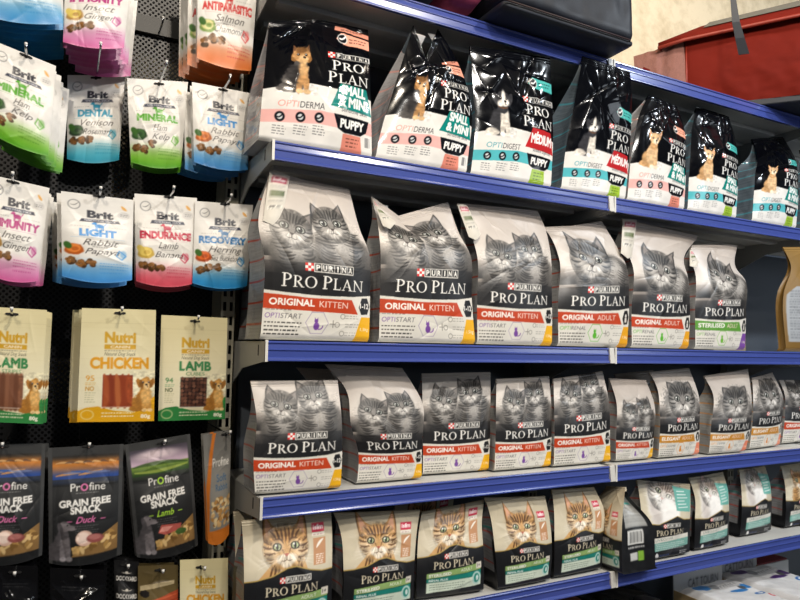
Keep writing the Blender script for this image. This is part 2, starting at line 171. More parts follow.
class Art:
    """a flat printed design: u to the right over the pack's width (0..1), v upwards in the same unit"""
    def __init__(s, H, res, bg):
        s.k = res*2; s.W = s.k; s.H = H; s.h = int(round(H*s.k/2))*2
        s.img = np.empty((s.h, s.W, 3)); s.img[:] = hexc(bg) if isinstance(bg, str) else bg
        s.T = None
    def tp(s, p):
        p = np.asarray(p, float)
        if s.T is None: return p
        cx, cy, sc, a = s.T; c, n = math.cos(a), math.sin(a)
        return np.stack([cx+sc*(p[..., 0]*c-p[..., 1]*n), cy+sc*(p[..., 0]*n+p[..., 1]*c)], -1)
    def box(s, x0, y0, x1, y1):
        a = max(0, int(x0*s.k)-1); b = min(s.W, int(x1*s.k)+2); c = max(0, int(y0*s.k)-1); d = min(s.h, int(y1*s.k)+2)
        if a >= b or c >= d: return None
        X, Y = np.meshgrid((np.arange(a, b)+.5)/s.k, (np.arange(c, d)+.5)/s.k)
        return (slice(c, d), slice(a, b)), X, Y
    def comp(s, sl, m, col, alpha=1.0):
        col = hexc(col) if isinstance(col, str) else np.asarray(col)
        m = (m*alpha)[..., None]
        s.img[sl] = s.img[sl]*(1-m)+col*m
    def segs(s, sg, col, alpha=1.0):
        if len(sg) == 0: return
        sg = sg*s.k
        x0 = max(0, int(sg[:, :, 0].min())-1); x1 = min(s.W, int(sg[:, :, 0].max())+2)
        y0 = max(0, int(sg[:, :, 1].min())-1); y1 = min(s.h, int(sg[:, :, 1].max())+2)
        if x0 >= x1 or y0 >= y1: return
        w, h = x1-x0, y1-y0
        acc = np.zeros((h, w+1), int)
        A = sg[:, 0]-(x0, y0); B = sg[:, 1]-(x0, y0)
        sw = A[:, 1] > B[:, 1]; A2 = np.where(sw[:, None], B, A); B2 = np.where(sw[:, None], A, B)
        r0 = np.ceil(A2[:, 1]-.5).astype(int); r1 = np.ceil(B2[:, 1]-.5).astype(int); n = r1-r0
        ok = n > 0; A2, B2, r0, n = A2[ok], B2[ok], r0[ok], n[ok]
        if len(n) == 0: return
        idx = np.repeat(np.arange(len(n)), n); off = np.arange(n.sum())-np.repeat(np.cumsum(n)-n, n)
        row = r0[idx]+off
        f = (row+.5-A2[idx, 1])/(B2[idx, 1]-A2[idx, 1]); x = A2[idx, 0]+f*(B2[idx, 0]-A2[idx, 0])
        c = np.clip(np.ceil(x-.5).astype(int), 0, w)
        ok = (row >= 0) & (row < h)
        np.add.at(acc, (row[ok], c[ok]), 1)
        m = (np.cumsum(acc, 1)[:, :w] % 2).astype(float)
        s.comp((slice(y0, y1), slice(x0, x1)), m, col, alpha)
    def poly(s, pts, col, alpha=1.0):
        cs = pts if isinstance(pts, list) and len(pts) and isinstance(pts[0], np.ndarray) else [np.asarray(pts, float)]
        sg = np.concatenate([np.stack([s.tp(c), np.roll(s.tp(c), -1, 0)], 1) for c in cs])
        s.segs(sg, col, alpha)
    def rect(s, x0, y0, x1, y1, col, alpha=1.0):
        s.poly([(x0, y0), (x1, y0), (x1, y1), (x0, y1)], col, alpha)
    def text(s, t, x, y, h, col, w=None, bold=0.0, shear=0.0, al='l', alpha=1.0, rot=0.0):
        sg, w0 = text_segs(t, bold, shear)
        if len(sg) == 0: return
        sx = h if w is None else w/w0
        q = sg*np.array([sx, h]); W = w0*sx
        q[:, :, 0] -= {'l': 0, 'c': W/2, 'r': W}[al]
        if rot:
            c, n = math.cos(rot), math.sin(rot); q = np.stack([q[..., 0]*c-q[..., 1]*n, q[..., 0]*n+q[..., 1]*c], -1)
        s.segs(s.tp(q+np.array([x, y])), col, alpha)
    def serif(s, t, x, y, h, w, col):
        adv = 0; items = []
        for i, ch in enumerate(t):
            g, a = serif_glyph(ch)
            big = 1.0 if (i == 0 or t[i-1] == ' ') else .86
            items.append((g, adv, big)); adv += a*big+.04
        k = w/adv
        for g, a0, b in items:
            for piece in g:
                s.poly([np.stack([x+(a0+c[:, 0]*b)*k, y+c[:, 1]*b*h], 1) for c in piece], col)
    def blob(s, cx, cy, rx, ry, col, ang=0, soft=.12, alpha=1.0, fur=0, ff=14):
        c = s.tp((cx, cy)); sc, a = (1, 0) if s.T is None else (s.T[2], s.T[3])
        rx, ry, ang = rx*sc, ry*sc, ang+a; R = max(rx, ry)*(1+soft+fur)
        bx = s.box(c[0]-R, c[1]-R, c[0]+R, c[1]+R)
        if bx is None: return
        sl, X, Y = bx; dx = X-c[0]; dy = Y-c[1]; co, si = math.cos(ang), math.sin(ang)
        p = (dx*co+dy*si)/rx; q = (-dx*si+dy*co)/ry
        r = np.sqrt(p*p+q*q)
        if fur: r = r+fur*(noise(X*ff/sc*1.6+3, Y*ff/sc*1.6)-.5)*2
        s.comp(sl, 1-sstep(1-soft, 1+soft, r), col, alpha)
    def stroke(s, pts, w, col, alpha=1.0, taper=True, soft=.5):
        p = s.tp(np.asarray(pts, float)); sc = 1 if s.T is None else s.T[2]; w = w*sc
        if len(p) == 3:
            t = np.linspace(0, 1, 9)[:, None]; p = (1-t)**2*p[0]+2*t*(1-t)*p[1]+t*t*p[2]
        bx = s.box(p[:, 0].min()-w, p[:, 1].min()-w, p[:, 0].max()+w, p[:, 1].max()+w)
        if bx is None: return
        sl, X, Y = bx; best = np.full(X.shape, 1e9); n = len(p)-1
        for i in range(n):
            a, b = p[i], p[i+1]; d = b-a; L = (d@d)+1e-12
            t = np.clip(((X-a[0])*d[0]+(Y-a[1])*d[1])/L, 0, 1)
            g = (i+t)/n
            ww = w*(np.sin(math.pi*(.12+.76*g)) if taper else 1)
            best = np.minimum(best, np.hypot(X-a[0]-t*d[0], Y-a[1]-t*d[1])/(ww/2))
        s.comp(sl, 1-sstep(1-soft, 1+soft, best), col, alpha)
    def grad(s, v0, v1, c0, c1, u0=0, u1=1, a0=1.0, a1=1.0):
        bx = s.box(u0, v0, u1, v1)
        if bx is None: return
        sl, X, Y = bx; t = sstep(v0, v1, Y)
        c0 = hexc(c0) if isinstance(c0, str) else c0; c1 = hexc(c1) if isinstance(c1, str) else c1
        m = (a0+(a1-a0)*t)[..., None]; c = c0*(1-t[..., None])+c1*t[..., None]
        s.img[sl] = s.img[sl]*(1-m)+c*m
    def lines(s, x0, y0, x1, n, dy, col, h=.008, alpha=.8, seed=1):
        """a block of small print too fine to read: rows of tiny letter strokes"""
        rg = random.Random(seed)
        for i in range(n):
            x = x0; end = x1-(x1-x0)*rg.random()*.25
            while x < end:
                wd = rg.uniform(.012, .04); s.rect(x, y0-i*dy, min(x+wd, end), y0-i*dy+h, col, alpha); x += wd+.010
    def mottle(s, x0, y0, x1, y1, f, amt, cond=None):
        bx = s.box(x0, y0, x1, y1)
        if bx is None: return
        sl, X, Y = bx; m = 1+amt*(fbm(X*f, Y*f*1.3)-.5)*2
        s.img[sl] = np.clip(s.img[sl]*m[..., None], 0, 1)
    def done(s):
        im = s.img.reshape(s.h//2, 2, s.W//2, 2, 3).mean((1, 3))
        s.pyr = [lin(im)]; s.res = s.k//2; s.img = None
        while min(s.pyr[-1].shape[:2]) > 16 and len(s.pyr) < 5:
            q = s.pyr[-1]; q = q[:q.shape[0]//2*2, :q.shape[1]//2*2]
            s.pyr.append(q.reshape(q.shape[0]//2, 2, q.shape[1]//2, 2, 3).mean((1, 3)))
        return s
    def sample(s, u, v, step):
        """linear colour at (u, v); step = spacing of the samples in art units"""
        l = int(np.clip(math.floor(math.log2(max(1, step*s.res*1.05))), 0, len(s.pyr)-1)); im = s.pyr[l]; k = s.res/2**l
        x = np.clip(u*k-.5, 0, im.shape[1]-1.001); y = np.clip(v*k-.5, 0, im.shape[0]-1.001)
        xi = x.astype(int); yi = y.astype(int); fx = (x-xi)[..., None]; fy = (y-yi)[..., None]
        xj = np.minimum(xi+1, im.shape[1]-1); yj = np.minimum(yi+1, im.shape[0]-1)
        return (im[yi, xi]*(1-fx)+im[yi, xj]*fx)*(1-fy)+(im[yj, xi]*(1-fx)+im[yj, xj]*fx)*fy
# ------------------------------------------------------------------ animals printed on the packs
GREY = dict(base='#86827e', light='#cbc7c2', dark='#1d1b1a', mid='#585552', ear='#8a827e', iris='#a9ada6', nose='#3f3634')
BENG = dict(base='#cfa36a', light='#f0e3cf', dark='#4f3016', mid='#b98a52', ear='#d9a486', iris='#a9b48c', nose='#b0604c')
def cat_head(a, cx, cy, r, rot=0, pal=GREY, long=False, ears=1.0, es=1.0):
    a.T = (cx, cy, r, rot); p = pal
    for sx in (-1, 1):
        a.poly([(sx*.92, .12), (sx*.97, .75), (sx*.86, 1.22*ears), (sx*.55, .98), (sx*.16, .70)], p['mid'])
        a.poly([(sx*.84, .35), (sx*.86, .8), (sx*.81, 1.08*ears), (sx*.58, .86), (sx*.34, .62)], p['ear'])
        a.stroke([(sx*.93, .2), (sx*.99, .8), (sx*.86, 1.22*ears)], .07, p['dark'], .8)
        a.stroke([(sx*.60, .45), (sx*.72, .75)], .10, p['light'], .7)
    f = .12 if long else .05
    if long:
        a.blob(0, -.12, 1.25, 1.02, p['mid'], fur=.22, soft=.25, ff=9)
        a.blob(0, -.15, 1.12, .95, p['base'], fur=.2, soft=.25, ff=9)
    a.blob(0, 0, 1.0, .86, p['base'], fur=f, soft=.08)
    a.blob(0, .42, .8, .45, p['mid'], soft=.6, alpha=.75)
    for sx in (-1, 1): a.blob(sx*.72, -.3, .38, .4, p['light'], soft=.6, alpha=.5)
    for x0, x1, w in ((0, 0, .1), (.14, .17, .1), (.28, .40, .11), (.44, .64, .1)):
        for sx in ((-1, 1) if x0 else (1,)):
            a.stroke([(sx*x0, .28+x0*.3), (sx*(x0+.02), .55), (sx*x1, .84-x1*.2)], w, p['dark'], .85)
    for sx in (-1, 1):
        a.stroke([(sx*.12, .20), (sx*.22, .48), (sx*.52, .36)], .09, p['dark'], .8)
        a.stroke([(sx*.56, .05), (sx*.8, .0), (sx*.99, .14)], .09, p['dark'], .85)
        a.stroke([(sx*.52, -.14), (sx*.75, -.24), (sx*.96, -.12)], .09, p['dark'], .8)
        a.stroke([(sx*.55, -.38), (sx*.7, -.45), (sx*.86, -.34)], .08, p['dark'], .6)
        a.stroke([(sx*.72, .2), (sx*.85, .25), (sx*.96, .38)], .08, p['dark'], .7)
        a.blob(sx*.40, .10, .29, .23, p['light'], soft=.4, alpha=.45)
        a.blob(sx*.40, .08, .25*es, .205*es, '#14110f', soft=.12)
        a.blob(sx*.40, .085, .185*es, .155*es, p['iris'], soft=.10)
        a.blob(sx*.40, .085, (.11 if pal is GREY else .075)*es, .15*es, '#0d0c0c', soft=.12)
        a.blob(sx*.40-.05, .14, .04, .04, '#ffffff', soft=.3)
        a.stroke([(sx*.22, .02), (sx*.13, -.12), (sx*.12, -.24)], .06, p['dark'], .6)
    a.blob(0, -.04, .13, .30, p['base'], soft=.4)
    for sx in (-1, 1): a.blob(sx*.19, -.43, .27, .21, p['light'], soft=.3)
    a.blob(0, -.64, .24, .15, p['light'], soft=.35)
    a.poly([(-.13, -.20), (.13, -.20), (.05, -.31), (0, -.34), (-.05, -.31)], p['nose'])
    a.stroke([(0, -.33), (0, -.46)], .035, p['dark'], .9, taper=False)
    for sx in (-1, 1):
        a.stroke([(0, -.45), (sx*.1, -.54), (sx*.24, -.48)], .035, p['dark'], .9)
        for k in range(3): a.stroke([(sx*.3, -.40-.05*k), (sx*.8, -.36-.1*k), (sx*1.25, -.42-.17*k)], .018, '#f4f2ee', .65)
    if pal is BENG:
        rg = random.Random(9)
        for k in range(46):
            t = rg.uniform(-.9, 1.1); sx = rg.choice((-1, 1)); x = sx*rg.uniform(.5, .95); y = rg.uniform(-.7, .5)
            if x*x+(y/.86)**2 < .95: a.blob(x, y, rg.uniform(.03, .06), rg.uniform(.02, .04), p['dark'], ang=rg.uniform(0, 3), soft=.5, alpha=.6)
    R = 1.1*r; bx = a.box(cx-R, cy-R, cx+R, cy+R)
    if bx:
        sl, X, Y = bx; th = np.arctan2(Y-cy, X-cx); rr = np.hypot(X-cx, Y-cy)/r
        m = np.where(rr < 1, .34, 0)*(fbm(th*9, rr*4)-.5)*2-np.where(rr < 1.05, (.12 if pal is BENG else .30)*sstep(.45, 1.0, rr), 0)
        a.img[sl] = np.clip(a.img[sl]*(1+m[..., None]), 0, 1)
    a.T = None
def cat_body(a, cx, cy, w, h, rot=0, pal=GREY, n=6):
    a.T = (cx, cy, 1, rot); p = pal; rg = random.Random(int(cx*1000+cy*77))
    a.blob(0, 0, w, h, p['mid'], fur=.05, soft=.1)
    a.blob(-w*.1, h*.1, w*.7, h*.8, p['base'], soft=.6, alpha=.8)
    a.blob(w*.05, h*.25, w*.35, h*.5, p['light'], soft=.7, alpha=.55)
    for i in range(n*2):
        y = h*(.85-1.6*i/(2*n))+rg.uniform(-.02, .02)*h; e = rg.uniform(.55, .95); k = rg.uniform(.05, .09)
        a.stroke([(-w*e, y*.9+h*.05), (-w*.5, y-h*.10), (-w*rg.uniform(.0, .25), y-h*rg.uniform(-.02, .06))], h*k, p['dark'], rg.uniform(.5, .85), soft=.6)
        a.stroke([(w*rg.uniform(.1, .35), y-h*.03), (w*.6, y-h*.13), (w*e, y*.9+h*.04)], h*k, p['dark'], rg.uniform(.5, .8), soft=.6)
    bx = a.box(cx-w*1.1, cy-h*1.1, cx+w*1.1, cy+h*1.1)
    if bx:
        sl, X, Y = bx; a.img[sl] = np.clip(a.img[sl]*(1+.16*(fbm(X*70, Y*110)-.5)[..., None]*2), 0, 1)
    a.T = None
def puppy(a, cx, cy, s, kind):
    """a sitting puppy, feet at (cx, cy), s = its height"""
    a.T = (cx, cy, s, 0)
    C = dict(york=('#54504e', '#b98c5c', '#d9b68a'), collie=('#3a3a3e', '#d9d2c8', '#efeae2'), chi=('#c59a6c', '#d8b48a', '#efdcc2'),
             gold=('#a8722f', '#c9944c', '#e6c48c'), weim=('#4b484c', '#6b666a', '#8a858a'))[kind]
    b, m, l = C; f = .12 if kind in ('york', 'gold') else .04
    a.blob(-.05, .22, .25, .23, b, fur=f)                       # haunch
    a.blob(-.20, .07, .17, .08, b if kind != 'collie' else m, fur=f)
    a.blob(.02, .36, .19, .30, b if kind != 'chi' else m, ang=-.1, fur=f)   # trunk
    a.blob(.09, .36, .11, .25, m if kind != 'weim' else m, fur=f, soft=.3)  # chest
    for x in (.03, .17): a.blob(x, .17, .055, .18, m, soft=.2, fur=f); a.blob(x+.02, .03, .075, .045, l, soft=.2)
    a.blob(.05, .60, .13, .13, b, fur=f)                        # neck
    if kind == 'weim':
        a.blob(.08, .80, .13, .13, m, soft=.15); a.blob(.22, .76, .14, .065, m, ang=-.15, soft=.15); a.blob(-.01, .76, .055, .14, b, ang=.25)
        a.blob(.34, .76, .03, .025, '#2a2628'); a.blob(.15, .83, .02, .018, '#1a1818')
    else:
        for sx in (-1, 1):
            if kind == 'chi': a.poly([(.06+sx*.05, .86), (.06+sx*.23, 1.06), (.06+sx*.19, .78)], b); a.poly([(.06+sx*.10, .87), (.06+sx*.20, 1.0), (.06+sx*.17, .82)], '#d8a890')
            elif kind == 'york': a.poly([(.06+sx*.04, .88), (.06+sx*.15, 1.02), (.06+sx*.17, .80)], '#6a4a34'); a.blob(.06+sx*.14, .74, .06, .11, '#8a6238', fur=.2)
            else: a.blob(.06+sx*.17, .78, .07, .14, b, ang=-sx*.35, fur=f)
        if kind == 'gold':
            a.blob(.08, .80, .135, .15, m, fur=f)
            for sx in (-1, 1): a.blob(.08+sx*.135, .76, .05, .12, '#8f5f25', ang=-sx*.2, fur=f)
            a.blob(.08, .42, .15, .24, '#d8aa66', soft=.35, fur=.2)
        else: a.blob(.06, .79, .17, .16, m if kind in ('york', 'chi') else b, fur=f)
        if kind == 'collie': a.blob(.08, .82, .05, .16, l, soft=.3); a.blob(.10, .72, .11, .09, l, soft=.3); a.blob(-.01, .68, .07, .07, l, soft=.4)
        a.blob(.09, .71 if kind != 'gold' else .70, .09 if kind != 'gold' else .075, .075 if kind != 'gold' else .10, l, soft=.3); a.blob(.11 if kind != 'gold' else .085, .735, .035, .028, '#1b1716', soft=.2)
        a.stroke([(.11, .71), (.10, .67), (.14, .66)], .02, '#3a2a24', .8)
        for sx in (-1, 1): a.blob(.07+sx*.075, .80, .028, .028, '#15110f', soft=.2); a.blob(.065+sx*.075, .81, .009, .009, '#ffffff', soft=.3)
    if kind == 'york':
        a.blob(-.10, .35, .13, .22, '#343233', fur=.15, soft=.3); a.blob(.06, .90, .11, .07, '#7a5634', soft=.4, fur=.2); a.blob(.10, .50, .09, .14, '#c9a070', soft=.4, fur=.25); a.blob(.09, .66, .10, .06, '#cfa878', soft=.4, fur=.2)
    if kind == 'collie': a.stroke([(-.06, .62), (.06, .57), (.17, .61)], .035, '#6a4a36', 1); a.blob(-.14, .34, .10, .2, b, soft=.3)
    R = s; bx = a.box(cx-.4*R, cy-.02*R, cx+.4*R, cy+1.1*R)
    if bx:
        sl, X, Y = bx; k = 1+.22*(fbm(X*55/s*.25, Y*80/s*.25)-.5)*2; a.img[sl] = np.clip(a.img[sl]*k[..., None], 0, 1)
    a.T = None

def checker(a, x, y, w, h):
    a.rect(x, y, x+w, y+h, '#f4f2ee')
    for i in range(3):
        for j in range(3):
            if (i+j) % 2 == 0: a.rect(x+w*i/3, y+h*j/3, x+w*(i+1)/3, y+h*(j+1)/3, '#d8302c')
def brand_block(a, x, y, w, h, col='#f3f1ec', pur=(.34, .72, .17)):
    """red-and-white checker, boxed capitals, and the roman capitals beneath"""
    a.serif('PRO PLAN', x, y, h, w, col)
    px, pw, ph = x+w*.26, w*.58, h*.62; py = y+h*1.28
    checker(a, px, py, pw*.17, ph)
    n = 6; bw = pw*.82/n; bx = px+pw*.19
    a.rect(bx-.004, py-.004, bx+n*bw+.004, py+ph+.004, '#e9e6e0')
    for i, ch in enumerate('PURINA'):
        a.rect(bx+i*bw+.003, py+.003, bx+(i+1)*bw-.003, py+ph-.003, '#1d1d1f')
        a.text(ch, bx+(i+.5)*bw, py+ph*.17, ph*.66, '#f2f0ea', w=bw*.62 if ch != 'I' else bw*.2, bold=.035, al='c')
def hexagon(a, cx, cy, r, col, w=.006):
    p = [(cx+r*math.cos(k*math.pi/3), cy+r*math.sin(k*math.pi/3)) for k in range(7)]
    for i in range(6): a.stroke([p[i], p[i+1]], w, col, 1, taper=False)
def cat_icon(a, cx, cy, s, col):
    a.blob(cx, cy-.25*s, .36*s, .45*s, col, soft=.1); a.blob(cx-.05*s, cy+.35*s, .24*s, .22*s, col, soft=.1)
    for sx in (-1, 1): a.poly([(cx-.05*s+sx*.22*s, cy+.38*s), (cx-.05*s+sx*.2*s, cy+.78*s), (cx-.05*s+sx*.02*s, cy+.5*s)], col)
    a.stroke([(cx+.3*s, cy-.6*s), (cx+.75*s, cy-.6*s), (cx+.8*s, cy-.2*s)], .13*s, col, 1, taper=False)

def cat_food(kind):
    band = dict(kit='#c2431f', adult='#c2431f', steril='#5e9a3a', eleg='#c98a2c')[kind]
    acc = dict(kit='#7a4ba0', adult='#5cb531', steril='#6fb53a', eleg='#dd8a2e')[kind]
    w1, w2 = dict(kit=('ORIGINAL', 'KITTEN'), adult=('ORIGINAL', 'ADULT'), steril=('STERILISED', 'ADULT'), eleg=('ELEGANT', 'ADULT'))[kind]
    opt = dict(kit='START', adult='RENAL', steril='RENAL', eleg='DERMA')[kind]
    a = Art(1.75, 330, '#b5aba3')
    a.grad(.9, 1.75, '#d3ccc5', '#aba098'); a.grad(.70, 1.02, '#1f1f21', '#cdc6bf', a0=1, a1=0)
    a.grad(1.2, 1.75, '#cfc6bd', '#a79c93', a0=0, a1=.7)
    if kind == 'kit':
        cat_body(a, .28, .72, .23, .27, .12); a.blob(.86, .70, .15, .3, '#6a6662', fur=.06, soft=.2); cat_body(a, .70, .78, .25, .30, -.06, n=8)
        cat_head(a, .28, .96, .185, -.22); cat_head(a, .67, 1.06, .18, .10)
    elif kind == 'adult':
        cat_body(a, .74, .80, .32, .23, -.35, n=7); cat_body(a, .42, .76, .25, .25, .1)
        cat_head(a, .42, .98, .28, -.22, ears=1.05, es=.78)
    elif kind == 'steril':
        cat_body(a, .75, .80, .3, .26, -.5, n=7); cat_body(a, .45, .74, .24, .25, .2)
        cat_head(a, .47, 1.0, .27, -.4, ears=1.05, es=.75)
    else:
        a.blob(.5, .66, .42, .30, '#7d7874', fur=.2, soft=.35); a.blob(.5, .70, .26, .26, '#d0cdc8', fur=.2, soft=.4)
        cat_head(a, .50, .96, .32, -.05, long=True, ears=.85, es=.85)
    a.grad(.42, .82, '#1c1c1e', '#1c1c1e', a0=1, a1=.0); a.grad(.40, .66, '#1c1c1e', '#1c1c1e', a0=1, a1=.45)
    a.rect(0, .38, 1, .56, '#1c1c1e')
    a.poly([(0, .0), (1, .0), (1, .425), (.8, .40), (.5, .39), (.2, .40), (0, .415)], '#e2dfd6')
    a.poly([(0, .262), (.87, .245), (.80, .372), (.4, .366), (0, .388)], band)
    a.text(w1, .045, .296, .054, '#fbf7f0', w=.40 if len(w1) < 9 else .46, bold=.03)
    a.text(w2, .49 if len(w1) < 9 else .55, .293, .054, '#f4d9cc', w=.27 if len(w1) < 9 else .22)
    brand_block(a, .14, .452, .78, .112)
    a.poly([(.875, .31), (.905, .395), (.965, .40), (.995, .325), (.97, .25), (.905, .245)], '#1a1a1c')
    if kind == 'kit': a.text('1-12', .935, .303, .045, '#f2f0ea', w=.095, bold=.03, al='c')
    else: a.blob(.935, .34, .018, .018, '#d8d4cc'); a.rect(.918, .27, .952, .32, '#d8d4cc')
    a.poly([(.84, .0), (1, .0), (1, .225), (.905, .225)], dict(kit='#efb41f', adult='#eaa61f', steril='#7a4ba0', eleg='#e8896a')[kind])
    a.text('1,5kg', .945, .10, .028, '#fff6dd', w=.085, al='c')
    a.lines(.02, .252, .25, 1, .02, '#55524e', .006, .7)
    a.text('OPTI', .02, .185, .042, acc, w=.125, shear=.1); a.text(opt, .15, .185, .042, '#56545a', w=.19, shear=.15)
    a.lines(.02, .142, .36, 4, .032, '#1f1d1c', .011, .9, seed=4)
    hexagon(a, .48, .155, .105, '#a79bb4' if kind == 'kit' else acc)
    cat_icon(a, .475, .145, .075, acc)
    a.stroke([(.60, .15), (.66, .15)], .008, '#8a8680', taper=False); a.stroke([(.63, .12), (.63, .18)], .008, '#8a8680', taper=False)
    for k in range(3):
        a.blob(.70+(.02 if k != 1 else -.03), .22-.075*k, .024, .024, '#8a8680'); a.blob(.70+(.02 if k != 1 else -.03), .22-.075*k, .018, .018, '#e2dfd6')
        a.lines(.745, .225-.075*k, .89, 2, .022, '#8a8680', .006, .8, seed=k)
    a.mottle(0, 0, 1, 1.75, 9, .03)
    return a.done()
def dog_food(kind):
    size = 'MÉDIUM' if kind == 'med' else 'SMALL'
    pinkish = 'derma' in kind
    stripe, tab = ('#e9b3ae', '#dd8a78') if pinkish else ('#55b4bd', '#9dbf3c')
    trap = '#b5262b' if kind == 'med' else '#0f7f78'
    a = Art(1.75, 330, '#06070c')
    a.poly([(0, 0), (1, 0), (1, .47), (.7, .51), (.4, .535), (0, .45)], '#e4e2de')
    fc = '#f0a890' if pinkish else '#4fb5b0'; fx = .66; fy = 1.02
    a.poly([(fx, fy), (fx+.05, fy+.065), (1.0, fy+.04), (1.0, fy-.06), (fx+.06, fy-.05)], fc); a.blob(fx+.06, fy+.005, .05, .05, '#f6f6f4'); a.blob(fx+.06, fy+.005, .042, .042, '#14161c')
    a.stroke([(fx+.035, fy+.005), (fx+.055, fy-.015), (fx+.09, fy+.03)], .016, '#ffffff', taper=False)
    a.lines(fx+.13, fy+.01, .98, 2, .03, '#4a2a24' if pinkish else '#0d3a3a', .012, .8)
    if kind == 'sm_derma':
        a.poly([(fx-.01, fy+.09), (fx+.0, fy+.135), (1.0, fy+.105), (1.0, fy+.06)], '#d9927c'); a.lines(fx+.05, fy+.095, .95, 1, .03, '#4a2a24', .012, .8)
    puppy(a, .28, .44, .47, dict(sm_derma='york', med='collie', ch_derma='chi', ch_digest='chi')[kind])
    a.serif('PRO', .60, .70, .10, .34, '#f2f2f0'); a.serif('PLAN', .56, .575, .105, .42, '#f2f2f0')
    px, py, ph = .56, .82, .052
    checker(a, px, py, .07, ph); a.rect(px+.08, py, 1.0, py+ph, '#d8d8d6')
    for i, ch in enumerate('PURINA'):
        a.rect(px+.083+i*.058, py+.004, px+.083+(i+1)*.058-.004, py+ph-.004, '#14151b'); a.text(ch, px+.11+i*.058, py+.010, .033, '#f2f0ea', w=.03 if ch != 'I' else .01, bold=.03, al='c')
    a.poly([(.59, .365), (.68, .57), (.95, .55), (1.0, .33)], trap)
    if size == 'SMALL':
        a.text('SMALL', .81, .475, .078, '#f6f6f4', w=.25, bold=.045, al='c', rot=-.05); a.text('& MINI', .81, .375, .078, '#f6f6f4', w=.29, bold=.045, al='c', rot=-.05)
    else: a.text(size, .81, .415, .09, '#f6f6f4', w=.30, bold=.045, al='c', rot=-.04)
    a.poly([(0, .155), (.5, .20), (1, .175), (1, .275), (.5, .31), (0, .265)], stripe)
    a.text('Sensitive Skin' if pinkish else 'Sensitive Digestion', .82, .325, .034, '#30323a', w=.26, al='c', rot=-.05)
    a.poly([(.62, .305), (.97, .285), (.94, .19), (.88, .155), (.72, .16), (.66, .19)], '#12141a')
    a.text('PUPPY', .80, .20, .066, '#f6f6f4', w=.235, bold=.045, al='c', rot=-.04)
    a.poly([(.71, .155), (.88, .15), (.90, -.02), (.69, -.02)], tab); a.lines(.74, .115, .87, 3, .03, '#5a3a30' if pinkish else '#3f5a18', .010, .8)
    a.text('OPTI', .13, .305, .055, '#e89a90' if pinkish else '#2f9fae', w=.18, shear=.15, rot=.04)
    a.text('DERMA' if pinkish else 'DIGEST', .315, .312, .055, '#2b2d34', w=.22, shear=.15, rot=.04)
    for k, x in enumerate((.15, .325, .49)):
        y = .218+.016*k
        a.blob(x, y, .043, .043, '#16181e'); a.blob(x, y, .024, .024, '#cfd3d6'); a.stroke([(x-.02, y-.005), (x, y-.015), (x+.022, y+.02)], .012, '#16181e', taper=False)
        a.lines(x-.055, .135+.02*k, x+.075, 4, .022, '#44464c', .007, .75, seed=k)
    if kind == 'sm_derma':
        a.rect(.92, .07, .985, .16, '#f4f4f2')
        for i in range(8): a.rect(.925+.0065*i, .075, .928+.0065*i, .155, '#15151a')
    a.mottle(0, 0, 1, .54, 8, .05)
    return a.done()
